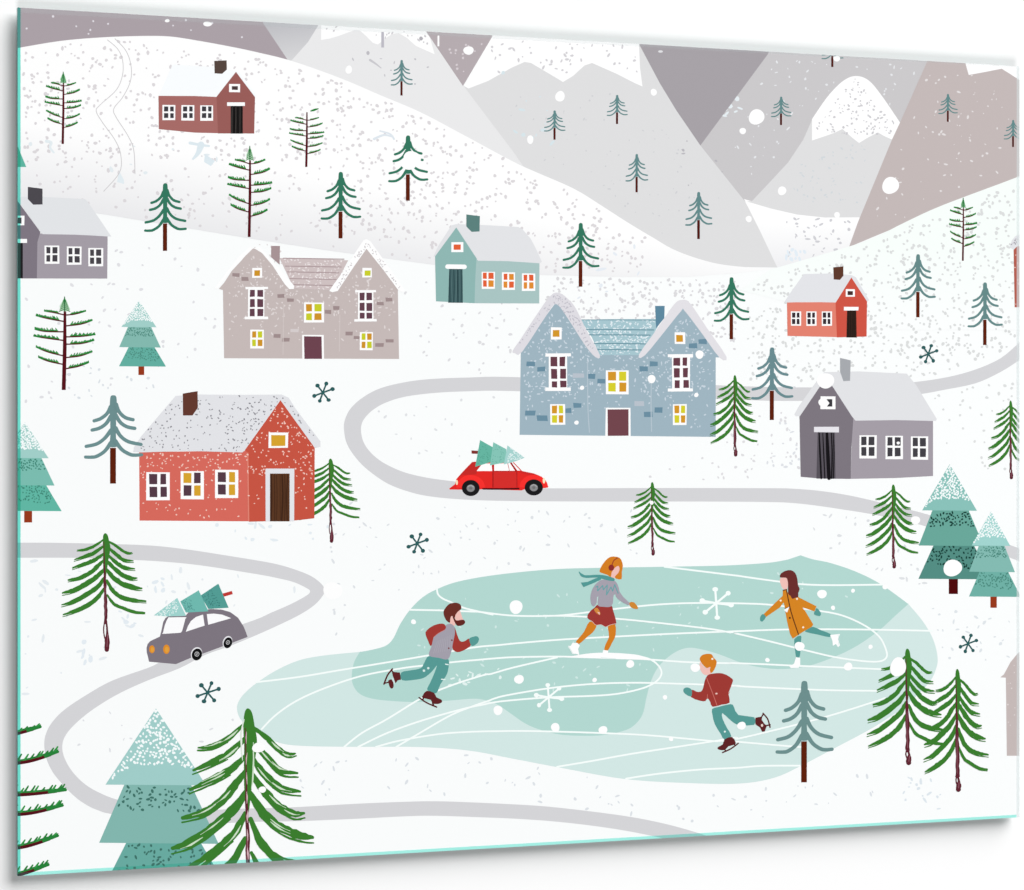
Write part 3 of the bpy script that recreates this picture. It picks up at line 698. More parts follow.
# ------------------------------------------------------------------ trees
def curved_pine(cx, top, base, wd, crown, label, level=8, trunkc=(92, 30, 8)):
    """outlined pine: a rounded spine with four pairs of sweeping branches"""
    sx, sy = wd / 446.0, (base - top) / 784.0
    M = lambda p: [(cx + (x - 263) * sx, top + (y - 48) * sy) for x, y in p]
    t = art('pine_tree', level, label, 'curved branch pines')
    cr = t
    w = 29 * (sx + sy) / 2
    cr.poly(catmull(M([(265, 47), (282, 52), (290, 72), (293, 140), (300, 190), (285, 230), (287, 300), (285, 400), (291, 490), (285, 508), (243, 508), (237, 490), (243, 400), (242, 300), (244, 230), (230, 195), (238, 140), (242, 72), (250, 52)]), True, 3), crown)
    for b in ([(246, 150), (218, 210), (170, 255), (120, 275)], [(247, 235), (210, 300), (160, 340), (105, 357)], [(247, 360), (200, 430), (140, 480), (60, 502)], [(247, 470), (200, 545), (140, 590), (100, 598), (55, 597)],
              [(286, 130), (310, 195), (355, 245), (415, 265)], [(283, 225), (320, 290), (370, 328), (428, 342)], [(283, 340), (320, 410), (380, 460), (475, 485)], [(281, 455), (330, 530), (390, 572), (430, 580), (480, 576)]):
        cr.stroke(M(b), [w * 1.2, w * 1.02, w, w * .95, w * .9][:len(b)], crown, smooth=6)
    tk = Art('trunk', t); tk.poly(M([(241, 515), (285, 515), (285, 832), (241, 832)]), trunkc)
    return t
GR, SL, SS = (50, 118, 94), (100, 137, 136), (98, 137, 138)
curved_pine(401.5, 60, 95.5, 22, SS, 'small slate pine on the pale grey mountain with the jagged cap', trunkc=(78, 20, 12))
curved_pine(554.5, 110.5, 139.7, 21.5, SS, 'lowest left slate pine of the pair under the twin white cap', trunkc=(78, 20, 12))
curved_pine(617, 95, 124, 21, SS, 'slate pine close under the right end of the twin white cap', trunkc=(78, 20, 12))
curved_pine(636.6, 154, 192.3, 22.5, SS, 'slate pine halfway down the broad light grey mountain', trunkc=(78, 20, 12))
curved_pine(698.5, 192, 239, 27, SS, 'slate pine at the foot of the broad light grey mountain', trunkc=(78, 20, 12))
curved_pine(781, 96.7, 125, 20.5, SS, 'slate pine on the mid grey mountain face', trunkc=(78, 20, 12))
curved_pine(947.8, 94, 121.8, 19.5, SS, 'slate pine in the middle of the beige mountain', trunkc=(78, 20, 12))
curved_pine(1013, 120, 147, 19, SS, 'slate pine touching the right edge on the beige mountain', trunkc=(78, 20, 12))
curved_pine(832.3, 39, 67, 22, SS, 'foot of a pine cut off by the top edge', trunkc=(78, 20, 12))
curved_pine(580.5, 223, 286.7, 37, GR, 'green pine above the left gable of the blue house')
curved_pine(731.3, 277.3, 339.2, 35.5, GR, 'green pine right of the blue house')
curved_pine(917.8, 254.3, 317.3, 35, SL, 'slate pine right of the small bright red house')
curved_pine(984.8, 282.5, 345, 35, SL, 'slate pine near the right edge above the road')
curved_pine(771.8, 347.5, 420, 42, (104, 138, 143), 'slate pine between the blue house and the grey house')
curved_pine(165, 183.3, 250.8, 42.5, GR, 'green pine below the small dusky red house')
curved_pine(340.5, 172, 238.4, 40.5, GR, 'green pine above the right gable of the beige house')
t = curved_pine(407.8, 135.5, 200.7, 40, GR, 'green pine half hidden by a white snow blob')
curved_pine(113, 395.3, 483.5, 59, (108, 142, 143), 'slate pine left of the large red house')
curved_pine(804, 681, 782.3, 57.7, (108, 142, 141), 'slate pine on the near shore of the pond', level=9)

def twig_tree(cx, top, base, wd, label, sprig=True, dx=1.0):
    """thin dark stem with bare twigs and green needles along their upper side"""
    sx, sy = wd / 525.0, (base - top) / 788.0
    M = lambda p: [(cx + (x - 288) * sx, top + (y - 62) * sy) for x, y in p]
    sw = (sx + sy) / 2
    rnd = random.Random(int(cx * 7 + top))
    t = art('young_pine', 8, label, 'thin twig pines')
    NE, NE2, BK = (38, 128, 56), (52, 150, 70), (84, 14, 24)
    tk = Art('trunk', t); tk.poly(M([(285, 105), (304, 105), (309, 480), (301, 850), (267, 850), (277, 480)]), BK)
    Bs = [[(290, 214), (200, 194), (120, 183)], [(280, 268), (160, 247), (50, 222)], [(285, 357), (130, 354), (40, 337)], [(285, 430), (150, 413), (30, 395)], [(280, 560), (150, 528), (50, 488)], [(275, 632), (160, 608), (70, 575)],
          [(298, 215), (380, 207), (470, 183)], [(300, 307), (430, 292), (525, 262)], [(300, 400), (430, 396), (550, 383)], [(300, 462), (430, 457), (540, 432)], [(298, 575), (420, 562), (525, 528)], [(296, 670), (400, 652), (495, 620)]]
    for i, b in enumerate(Bs):
        c = catmull(b, False, 12)
        k0 = int(len(c) * (.22 if i % 6 else .35))
        n = len(c) - k0
        o_ = 1 if i > 5 else -1
        t.stroke(M([(p[0], p[1] - 7) for p in c[k0:]]), [min(max(17 * sw, 1.35), 2.6), min(max(17 * sw, 1.35), 2.4), min(max(8 * sw, .8), 1.2)], NE, smooth=0)
        L_ = abs(c[-1][0] - c[k0][0])
        m_ = int(L_ / 17)
        hmax = 30 if i % 6 else 20
        for q in range(m_):
            j = k0 + int((n - 1) * (q + .3) / m_)
            hh = hmax * (1 - .45 * q / m_) * rnd.uniform(.75, 1.15)
            t.stroke(M([(c[j][0] - o_ * 2, c[j][1] - 4), (c[j][0] + o_ * hh * .45, c[j][1] - hh)]), [min(max(13 * sw, .8), 2.7), min(max(9 * sw, .6), 1.5)], NE if q % 3 else NE2, smooth=0)
        t.stroke(M(c[:int(len(c) * .86)]), [max(12 * sw, 1.0), max(9 * sw, .75)], BK, smooth=0)
        t.stroke(M([(p[0], p[1] - 1) for p in c[int(len(c) * .74):]]), [max(10 * sw, .8), max(8 * sw, .7)], NE, smooth=0)
    if sprig:
        t.poly(M([(291, 60), (312, 100), (330, 150), (340, 165), (315, 182), (292, 184), (262, 178), (248, 140), (268, 105)]), (150, 204, 160) if sw < .1 else (198, 228, 202))
        for q in range(6):
            y = 80 + q * 17
            for s_ in (-1, 1):
                t.stroke(M([(291, y), (291 + s_ * (12 + q * 6.5), y + 18)]), max(8 * sw, .55), NE, smooth=0)
        t.stroke(M([(291, 62), (292, 180)]), max(9 * sw, .8), (38, 110, 60), smooth=0)
    return t
twig_tree(63, 72, 144, 37, 'twig pine at the top left beside the ski track')
twig_tree(64.2, 297, 390, 62, 'wide twig pine below the grey house at the left edge')
twig_tree(249.5, 146.3, 237, 45, 'twig pine above the left gable of the beige house')
t = twig_tree(306.5, 109, 167, 35, 'twig pine without a top sprig under the mountains', sprig=False)
t.stroke([(310.8, 111), (314, 110), (318, 108.8)], (1.2, 2.2, 1.2), (38, 128, 56))
twig_tree(963, 198, 260.8, 28, 'small twig pine on the slope at the right')
twig_tree(-17, 689, 937.6, 166, 'large twig pine cut off at the lower left edge')

def fir(x0, x1, top, base, cols, label, level=8, trunkc=(150, 56, 26), apex=303, seed=1, ns=1.0, ws=1.0):
    """three stacked triangle tiers with printed snow and dark flecks"""
    sx, sy = (x1 - x0) / 490.0, (base - top) / 776.0
    M = lambda p: [(x0 + (x - 95) * sx, top + (y - 60) * sy) for x, y in p]
    t = art('fir_tree', level, label, 'triangle tiered firs')
    sc = (sx + sy) / 2
    cp = 1.3 if sc > .2 else 1.0
    rr = lambda a, b: (min(max(a * sc, .4), .75 * cp), min(max(b * sc, .65), 1.25 * cp))
    tk = Art('trunk', t); tk.poly(M([(297, 740), (358, 740), (358, 836), (297, 836)]), trunkc)
    t3 = Art('tier', t); t3.poly(M([(195, 545), (465, 545), (585, 748), (95, 745)]), cols[2])
    dk = cols[3]
    t3.specks(M([(200, 552), (462, 552), (520, 650), (480, 690), (150, 655)]), int(70 * ns), rr(5, 8), dk, seed=seed, dash=.7)
    t2 = Art('tier', t); t2.poly(M([(190, 330), (428, 330), (530, 549), (97, 545)]), cols[1])
    t2.specks(M([(195, 342), (425, 342), (462, 430), (160, 430)]), int(55 * ns), rr(5, 8), dk, seed=seed + 1, dash=.7)
    t1 = Art('tier', t, label='snow flecked top tier'); t1.poly(M([(303, 58), (485, 337), (120, 334)]), cols[0])
    t1.specks(M([(303, 62), (420, 245), (440, 275), (380, 262), (220, 262), (160, 300), (135, 318), (185, 245)]), int(135 * ws), rr(6, 11), (246, 252, 252), seed=seed + 2, dash=.5)
    return t
fir(119, 166, 300.7, 375, ((160, 206, 200), (130, 184, 174), (98, 174, 160), (70, 130, 118)), 'teal tiered fir above the large red house', seed=80)
fir(-2.2, 61.7, 422.6, 522.5, ((160, 206, 200), (122, 188, 175), (96, 182, 163), (62, 132, 116)), 'teal tiered fir cut off by the left edge', seed=84)
t = art('fir_tree', 8, 'tip of a teal fir tier showing at the upper left edge')
t.poly([(10, 128), (18, 147), (26.3, 167), (10, 167)], (92, 180, 160))
fir(98.6, 233.8, 709, 923, ((160, 205, 201), (130, 182, 174), (104, 170, 160), (62, 112, 102)), 'largest tiered fir at the lower left', seed=88, ns=1.05, ws=1.1)
fir(918.4, 992, 464.6, 594, ((136, 192, 184), (104, 166, 153), (82, 140, 130), (18, 62, 54)), 'dark teal tiered fir with a white snowball at the right', trunkc=(78, 4, 6), seed=92)
fir(969, 1020.8, 511.5, 607.8, ((160, 211, 206), (130, 185, 176), (110, 175, 164), (68, 130, 118)), 'lighter tiered fir in front of the dark teal one', level=9, seed=96)

def brush_pine(cx, top, base, wd, low, label, level=8, detail=1):
    """pine painted with a dry green brush over a maroon stem"""
    sx, sy = wd / 553.0, (low - top) / 532.0
    yb = top + 542 * sy
    M = lambda p: [(cx + (x - 330) * sx, top + (y - 58) * sy if y < 600 else yb + (y - 600) * (base - yb) / 225.0) for x, y in p]
    t = art('brush_pine', level, label, 'brush painted pines')
    rnd = random.Random(int(cx + top))
    G1, G2, TR = (58, 124, 45), (74, 142, 58), (94, 36, 48)
    sw = (sx * .45 + sy * .55)
    tk = Art('trunk', t)
    Bs = [([(322, 95), (260, 138), (200, 160), (148, 165)], 22, 7), ([(322, 138), (260, 182), (200, 205), (130, 228)], 29, 10), ([(322, 188), (270, 225), (210, 250), (118, 282)], 31, 12),
          ([(322, 232), (280, 272), (245, 305), (170, 345), (90, 362)], 33, 15), ([(325, 290), (270, 345), (200, 390), (120, 430), (52, 447)], 39, 14), ([(322, 350), (280, 408), (210, 455), (130, 500), (45, 525)], 36, 8), ([(322, 420), (280, 480), (220, 525), (140, 562), (55, 590)], 34, 10),
          ([(345, 105), (400, 135), (445, 168), (480, 184), (508, 181)], 22, 6), ([(343, 140), (400, 190), (450, 228), (515, 236)], 29, 9), ([(343, 190), (400, 245), (455, 278), (525, 288)], 31, 9), ([(340, 232), (390, 285), (440, 325), (500, 350), (540, 349)], 34, 10),
          ([(338, 290), (390, 350), (450, 388), (520, 410), (572, 417)], 38, 12), ([(342, 365), (380, 430), (430, 470), (510, 492), (598, 501)], 32, 12), ([(345, 460), (390, 520), (450, 545), (520, 570), (590, 577)], 24, 12)]
    for b, w0, w1 in Bs:
        n = len(b)
        ws = [w0 * .55] + [w0 * (1.0 - .25 * i / n) for i in range(1, n - 1)] + [w1]
        ws = [w * sw * (.82 if detail > 1 else .9) for w in ws]
        t.stroke(M(b), ws, G1, smooth=5, rough=.16)
        s_ = -1 if b[-1][0] < 330 else 1
        # dry strands beside the main stroke
        lo = [(x + s_ * 3, y + w0 * .55 - 9 * i / n) for i, (x, y) in enumerate(b[1:])]
        t.stroke(M(lo), [4 * sw, 7 * sw, 5 * sw], G1, smooth=4, rough=.3)
        if detail > 1:
            for q in range(2):
                e = rnd.uniform(-.25, .25) * w0
                j = rnd.randint(0, n - 3)
                sl = [(x, y + e) for x, y in b[j:j + 3]]
                sl = catmull(sl, False, 4)[2:-2]
                t.stroke(M(sl), [1.5 * sw, 5 * sw, 1.5 * sw], (206, 226, 200), smooth=0, rough=.4)
    t.poly(catmull(M([(331, 54), (347, 66), (357, 105), (366, 152), (354, 220), (344, 290), (335, 345), (325, 345), (319, 290), (317, 230), (318, 160), (315, 110), (319, 68)]), True, 3), G1)
    if detail > 1:
        t.stroke(M([(318, 85), (306, 130), (312, 200)]), [2 * sw, 7 * sw, 2 * sw], (224, 236, 222), rough=.4)
        t.stroke(M([(352, 150), (352, 230), (345, 280)]), [2 * sw, 5 * sw, 2 * sw], (206, 226, 200), rough=.4)
    st_ = M([(322, 110), (324, 180), (325, 250), (328, 340), (332, 450), (335, 560), (333, 640)])
    tw = sw * (.62 if detail > 1 else 1)
    tk.stroke(st_, [4 * tw, 6 * tw, 8 * tw, 15 * tw, 21 * tw, 22 * tw, 24 * tw], TR, smooth=4, rough=.3)
    tk.stroke(M([(328, 630), (321, 690), (328, 745)]), 8 * sw, TR, smooth=4)
    tk.stroke(M([(338, 630), (345, 700), (344, 760), (342, 820)]), [12 * sw, 14 * sw, 32 * sw, 31 * sw], TR, smooth=4, rough=.12)
    tk.stroke(M([(330, 400), (329, 520), (333, 600)]), [2 * sw, 4 * sw, 2 * sw], (150, 96, 108), smooth=3, rough=.4)
    tk.stroke(M([(347, 720), (343, 800)]), 4 * sw, (150, 96, 108), smooth=0)
    if detail > 1:
        for q in range(9):
            y = 130 + q * 52 + rnd.uniform(-12, 12)
            tk.stroke(M([(326 + q * .9 + rnd.uniform(-3, 3), y), (325 + q * 1.1, y + 16), (326 + q + rnd.uniform(-3, 3), y + 34)]), [1 * sw, 4.5 * sw, 1 * sw], (214, 178, 186), smooth=0, rough=.4)
    return t
brush_pine(105, 533.8, 650.3, 84, 614.7, 'brush painted pine standing over the left road')
brush_pine(330.2, 459, 541.6, 61, 518.6, 'brush painted pine half hidden behind the large red house', level=6)
brush_pine(652, 482.5, 554.2, 47.5, 542.8, 'brush painted pine on the road above the pond')
brush_pine(734.6, 375.6, 455.2, 47.5, 442.5, 'brush painted pine at the right corner of the blue house')
brush_pine(893, 485, 567, 52.5, 554, 'brush painted pine left of the dark teal fir')
brush_pine(1010.4, 401, 478, 43, 465.4, 'brush painted pine cut off by the right edge')
brush_pine(907, 649.3, 763, 77, 746, 'brush painted pine with a white snowball on the right shore')
brush_pine(957, 669.7, 789.8, 64, 771.8, 'brush painted pine furthest right on the shore', level=9)
brush_pine(247.4, 709.7, 983, 149, 899, 'tall brush painted pine in the foreground', level=9, detail=2)

# ------------------------------------------------------------------ cars
f = (440, 430, 8.533)
cR, cD, cB = (226, 40, 36), (196, 42, 39), (246, 48, 44)
BK = (24, 24, 26)
c = art('car', 8, 'red car with a fir tree tied on its roof')
c.poly([(78, 500), (95, 487), (128, 462), (138, 420), (190, 360), (275, 272), (345, 268), (560, 270), (605, 272), (700, 350), (800, 372), (868, 398), (880, 440), (906, 462), (906, 478), (925, 480), (920, 492), (880, 496), (730, 502), (695, 516), (350, 506), (180, 509), (84, 508)], cR, f)
c.poly([(275, 272), (350, 270), (365, 285), (315, 345), (310, 378), (190, 385), (150, 410), (190, 362)], cD, f)
c.poly([(452, 352), (655, 352), (655, 492), (452, 492)], (212, 45, 42), f)
c.poly([(700, 350), (800, 370), (868, 398), (872, 415), (760, 385), (660, 358)], (206, 40, 38), f)
for x, y in ((262, 492), (800, 490)):
    c.poly([(x + 122 * math.cos(a_), y - 108 * math.sin(a_)) for a_ in [math.pi * i / 16 for i in range(17)]], cB, f)
c.stroke([(368, 502), (520, 503), (672, 500)], 14, (72, 10, 16), f)
w = Art('window', c)
w.poly([(362, 286), (440, 286), (446, 350), (312, 350)], WHITE, f); w.poly([(462, 290), (596, 280), (640, 348), (462, 348)], WHITE, f); w.poly([(606, 274), (624, 276), (692, 346), (660, 346)], WHITE, f)
w.stroke([(578, 285), (592, 346)], 5, (200, 80, 76), f, smooth=0)
w.stroke([(604, 276), (650, 348)], 11, (150, 30, 32), f, smooth=0)
w.stroke([(626, 278), (696, 350)], 8, (214, 60, 58), f, smooth=0)
d = Art('door', c); d.stroke([(452, 290), (452, 490)], 7, (130, 20, 24), f, smooth=0); d.stroke([(656, 352), (657, 488)], 5, (140, 22, 26), f, smooth=0); d.stroke([(655, 352), (452, 352)], 4, (150, 26, 28), f, smooth=0)
for x, y, rx in ((262, 495, 76), (800, 490, 78)):
    wh = Art('wheel', c); wh.ell(x, y, rx, 69, BK, f)
    wh.ell(x, y + 2, 38, 34, (60, 60, 62), f); wh.ell(x, y + 2, 34, 30, (138, 138, 140), f); wh.stroke([(x - 26, y - 10), (x, y - 24), (x + 26, y - 8)], 5, (182, 182, 184), f); wh.ell(x, y + 2, 14, 12, (112, 112, 114), f)
hl = Art('headlight', c); hl.ell(887, 432, 11, 24, (250, 232, 196), f)
hl = Art('tail_light', c); hl.ell(143, 447, 10, 22, (248, 224, 190), f)
t = art('tree_on_car', 9, 'small teal fir lying on the roof of the red car')
k_ = Art('trunk', t); k_.poly([(268, 174), (326, 178), (326, 204), (270, 202)], (128, 50, 44), f)
t.poly([(342, 86), (452, 148), (430, 275), (300, 314)], (100, 180, 160), f); t.specks([(345, 110), (440, 150), (430, 260), (320, 290)], 34, (.3, .5), (76, 152, 134), f, seed=100, dash=.8)
t.poly([(455, 104), (566, 164), (562, 276), (426, 302)], (132, 196, 182), f); t.specks([(458, 120), (560, 170), (555, 265), (440, 285)], 30, (.3, .5), (100, 170, 154), f, seed=101, dash=.8)
t.poly([(576, 132), (722, 236), (640, 268), (545, 294)], (164, 210, 206), f); t.specks([(600, 150), (720, 232), (640, 262), (570, 275)], 44, (.35, .65), (240, 250, 250), f, seed=102, dash=.6)

f = (130, 575, 7.877)
c = art('car', 8, 'grey car with a fir tree tied on its roof, climbing the left road')
c.poly([(130, 575), (138, 545), (160, 520), (235, 485), (246, 445), (262, 368), (280, 338), (305, 322), (440, 318), (458, 296), (540, 280), (640, 268), (720, 272), (790, 292), (850, 335), (895, 405), (915, 455), (926, 488), (810, 532), (600, 610), (480, 652), (362, 702), (150, 683), (140, 640), (132, 610)], (125, 117, 127), f)
w = Art('window', c)
w.poly(catmull(T(f, [(300, 338), (320, 334), (438, 332), (436, 345), (412, 435), (400, 452), (380, 456), (262, 463), (260, 455), (276, 390)]), True, 2), (252, 252, 253))
w.poly(T(f, [(575, 312), (588, 398), (440, 447), (455, 405), (480, 362), (520, 330)]), (252, 252, 253))
w.poly(T(f, [(605, 308), (660, 304), (725, 312), (797, 340), (700, 368), (616, 392)]), (252, 252, 253))
for x, y, rx, ry in ((527, 626, 38, 48), (771, 534, 31, 44)):
    wh = Art('wheel', c); wh.ell(x - 3, y - 5, rx + 6, ry + 6, (232, 232, 236), f, rot=.35); wh.ell(x, y, rx + 2, ry, (16, 16, 18), f, rot=.35)
    wh.ell(x, y - 3, rx * .48, ry * .40, (196, 196, 198), f, rot=.5); wh.ell(x, y - 3, rx * .36, ry * .28, (24, 24, 26), f, rot=.5); wh.ell(x, y - 3, rx * .13, ry * .18, (180, 180, 182), f, rot=.6)
for x, rx, ry in ((173, 22, 31), (287, 26, 37)):
    hl = Art('headlight', c); hl.ell(x, 585, rx, ry, (222, 140, 42), f); hl.ell(x + 3, 588, rx * .6, ry * .65, (228, 160, 60), f)
t = art('tree_on_car', 9, 'teal fir lying on the roof of the grey car')
k_ = Art('trunk', t); k_.stroke([(722, 162), (806, 138)], 27, (190, 56, 50), f, smooth=0, caps=False)
t.poly([(696, 68), (777, 258), (618, 268), (555, 162)], (82, 156, 148), f); t.specks([(560, 165), (640, 110), (700, 200), (715, 255), (620, 260)], 42, (.3, .6), (46, 104, 104), f, seed=103, dash=1)
t.poly([(541, 120), (618, 286), (440, 296), (396, 208)], (110, 184, 174), f); t.specks([(400, 210), (470, 175), (510, 280), (445, 290)], 34, (.3, .6), (64, 128, 124), f, seed=104, dash=1)
t.poly([(372, 180), (442, 322), (300, 326), (188, 318)], (158, 210, 205), f); t.specks([(200, 316), (350, 195), (385, 240), (350, 318)], 60, (.35, .65), (244, 251, 251), f, seed=105, dash=.7)

# ------------------------------------------------------------------ skaters
TE, RE, SK, MR = (86, 153, 148), (161, 57, 50), (240, 192, 184), (94, 34, 36)
OG = (212, 126, 34)
f = (370, 590, 7.417)
p = art('person', 8, 'bearded man skating in a grey vest with red sleeves and teal trousers')
p.poly([(640, 160), (662, 148), (676, 175), (684, 205), (692, 226), (650, 245), (630, 205)], SK, f, smooth=4); p.poly([(596, 192), (612, 198), (628, 240), (634, 262), (612, 262), (592, 252)], SK, f, smooth=3)
x = Art('trousers', p); x.poly([(435, 490), (510, 502), (582, 514), (580, 590), (562, 640), (522, 700), (490, 766), (425, 742), (445, 690), (478, 615), (496, 560), (470, 592), (440, 622), (398, 652), (330, 666), (238, 669), (232, 612), (300, 596), (376, 580), (402, 540)], TE, f, smooth=3)
for dd in ((400, 598), (432, 580)): x.ell(*dd, 9, 9, (214, 234, 230), f)
x.stroke([(560, 550), (580, 554)], 8, (230, 244, 241), f); x.stroke([(530, 662), (556, 664)], 8, (230, 244, 241), f)
x = Art('vest', p); x.poly([(562, 262), (598, 250), (622, 268), (632, 300), (628, 370), (605, 450), (577, 514), (510, 503), (437, 486), (455, 420), (470, 360), (500, 322), (552, 295)], (162, 158, 170), f, smooth=3)
for i in range(9): x.stroke([(470 + i * 17, 470 - i * 3), (500 + i * 13, 380 - i * 6)], 2.2, (178, 174, 184), f, smooth=0, inc=(i == 0))
x.ell(607, 372, 6, 6, (120, 44, 44), f); x.ell(584, 432, 6, 6, (120, 44, 44), f)
x = Art('sleeve', p); x.poly([(548, 252), (563, 272), (556, 292), (510, 320), (478, 342), (466, 372), (458, 408), (446, 412), (428, 372), (412, 328), (420, 300), (465, 266), (515, 250)], RE, f, smooth=3); x.stroke([(556, 294), (505, 322), (474, 348)], 3, (206, 120, 112), f)
x = Art('sleeve', p); x.poly([(628, 276), (646, 330), (668, 378), (700, 380), (736, 360), (750, 408), (700, 445), (655, 461), (626, 452), (611, 428), (618, 380), (630, 320)], RE, f, smooth=3)
x = Art('mitten', p); x.poly([(736, 362), (768, 346), (795, 344), (808, 362), (800, 390), (772, 412), (750, 410)], TE, f, smooth=3)
x = Art('hair', p); x.poly([(545, 160), (560, 132), (590, 102), (640, 94), (672, 110), (676, 140), (652, 160), (634, 185), (628, 206), (606, 192), (596, 212), (592, 242), (568, 228), (550, 195)], (106, 46, 38), f, smooth=3)
x = Art('beard', p); x.poly([(612, 198), (626, 205), (642, 226), (690, 220), (706, 238), (692, 258), (655, 267), (634, 250)], (98, 38, 32), f, smooth=3)
x = Art('ice_skate', p); x.poly([(162, 606), (222, 612), (230, 665), (206, 670), (190, 692), (178, 662), (170, 640)], MR, f); x.poly([(135, 672), (162, 664), (176, 704), (168, 730), (150, 726), (140, 700)], MR, f, smooth=2); x.poly([(160, 655), (172, 650), (186, 690), (178, 700)], (206, 226, 224), f)
x.stroke([(166, 586), (130, 632), (104, 698)], 12, (84, 28, 30), f); x.stroke([(106, 692), (138, 684)], 10, (84, 28, 30), f, smooth=0); x.stroke([(158, 592), (172, 612)], 10, (84, 28, 30), f, smooth=0)
x = Art('ice_skate', p); x.poly([(420, 748), (475, 762), (492, 795), (528, 812), (534, 832), (502, 846), (460, 840), (452, 815), (390, 800), (392, 780)], MR, f, smooth=2)
x.stroke([(364, 798), (420, 836), (494, 868)], 11, (84, 28, 30), f); x.stroke([(396, 800), (392, 814)], 11, (84, 28, 30), f, smooth=0); x.stroke([(464, 838), (474, 860)], 11, (84, 28, 30), f, smooth=0)

f = (560, 550, 8.09)
p = art('person', 8, 'woman skating in a grey sweater, red skirt and teal scarf with ear muffs')
p.poly([(470, 128), (484, 150), (470, 190), (440, 230), (410, 214), (418, 180), (440, 145)], SK, f, smooth=3)
x = Art('hair', p); x.poly([(388, 66), (430, 52), (480, 62), (500, 90), (509, 130), (500, 180), (498, 236), (455, 232), (444, 214), (472, 185), (482, 150), (470, 128), (440, 148), (418, 182), (410, 218), (380, 200), (322, 180), (326, 150), (350, 108)], OG, f, smooth=2)
x = Art('ear_muffs', p); x.stroke([(420, 122), (436, 84), (468, 63)], 9, (160, 70, 40), f); x.ell(415, 143, 23, 25, (142, 46, 42), f)
x = Art('leg', p); x.poly([(238, 580), (294, 606), (270, 660), (218, 705), (156, 758), (128, 744), (150, 715), (195, 660)], OG, f, smooth=3)
x = Art('leg', p); x.poly([(388, 605), (446, 600), (449, 690), (422, 750), (386, 814), (358, 808), (370, 760), (396, 700)], OG, f, smooth=3)
x = Art('skirt', p); x.poly([(305, 444), (360, 460), (416, 452), (430, 490), (456, 590), (430, 602), (400, 606), (368, 621), (332, 602), (290, 606), (262, 578), (220, 546), (240, 500), (280, 465)], (156, 56, 52), f, smooth=3)
x.stroke([(238, 566), (262, 580), (290, 607), (332, 604), (368, 622), (400, 608), (456, 594)], 3, (232, 210, 200), f)
x = Art('sweater', p); x.poly([(345, 240), (435, 245), (470, 290), (478, 350), (436, 362), (427, 430), (406, 459), (360, 460), (306, 448), (312, 370), (302, 400), (290, 440), (270, 456), (250, 430), (247, 370), (265, 310), (300, 265)], (165, 160, 172), f, smooth=3)
x.poly([(446, 272), (478, 330), (512, 380), (562, 428), (552, 446), (490, 412), (450, 372)], (165, 160, 172), f, smooth=2)
x.stroke([(290, 300), (306, 292), (304, 330), (345, 288), (350, 322), (382, 284), (376, 362), (412, 300), (426, 332), (442, 280), (470, 350)], 8, (104, 162, 166), f, smooth=0)
x.stroke([(302, 380), (300, 440)], 5, (200, 226, 222), f, smooth=0)
x = Art('scarf', p); x.poly([(152, 172), (198, 204), (290, 200), (360, 205), (436, 228), (434, 252), (370, 242), (300, 222), (220, 226), (175, 216), (160, 196)], (82, 152, 148), f, smooth=2); x.poly([(345, 214), (330, 240), (260, 272), (190, 300), (168, 264), (222, 258), (290, 228)], (82, 152, 148), f)
x = Art('mitten', p); x.poly([(275, 480), (300, 468), (322, 500), (322, 526), (292, 508)], (208, 136, 62), f, smooth=3); x.poly([(300, 500), (322, 505), (320, 526)], SK, f)
x = Art('mitten', p); x.poly([(560, 426), (600, 424), (632, 468), (616, 478), (574, 464)], (208, 136, 50), f, smooth=2)
x = Art('ice_skate', p, label='white ice skate'); x.poly([(100, 752), (140, 752), (160, 772), (146, 800), (156, 850), (128, 840), (100, 840), (64, 775), (86, 776)], WHITE, f); x.stroke([(72, 778), (98, 826), (116, 852)], 3, (206, 228, 225), f)
x = Art('ice_skate', p, label='white ice skate'); x.poly([(350, 808), (390, 814), (388, 838), (342, 838)], WHITE, f); x.stroke([(330, 870), (450, 880)], 3, (206, 228, 225), f, smooth=0)

f = (750, 560, 8.09)
p = art('person', 8, 'girl with long brown hair skating in an orange coat and teal mittens')
p.poly([(243, 150), (290, 136), (310, 165), (306, 215), (292, 242), (265, 230), (248, 195)], SK, f, smooth=3)
x = Art('leg', p); x.poly([(510, 540), (580, 570), (650, 598), (642, 624), (560, 606), (446, 580), (470, 555)], TE, f, smooth=2)
x = Art('leg', p); x.poly([(358, 640), (412, 612), (412, 660), (406, 760), (396, 786), (374, 786), (366, 740)], TE, f, smooth=2)
x = Art('ice_skate', p, label='white ice skate'); x.poly([(648, 606), (690, 602), (728, 598), (712, 640), (728, 690), (712, 705), (695, 680), (670, 694), (666, 652)], WHITE, f); x.stroke([(712, 606), (720, 650), (712, 690)], 3, (206, 228, 225), f)
x = Art('ice_skate', p, label='white ice skate'); x.poly([(372, 786), (406, 792), (406, 850), (392, 872), (330, 874), (318, 860), (356, 838)], WHITE, f)
x = Art('coat', p); x.poly([(265, 244), (296, 238), (312, 280), (396, 300), (430, 385), (512, 522), (500, 540), (430, 580), (392, 606), (346, 636), (324, 600), (300, 500), (286, 420), (280, 380), (264, 300)], (212, 132, 34), f)
x.poly([(266, 288), (282, 330), (240, 385), (130, 460), (108, 440), (200, 350)], (212, 132, 34), f); x.poly([(386, 298), (420, 315), (537, 374), (522, 416), (440, 388), (410, 372)], (212, 132, 34), f)
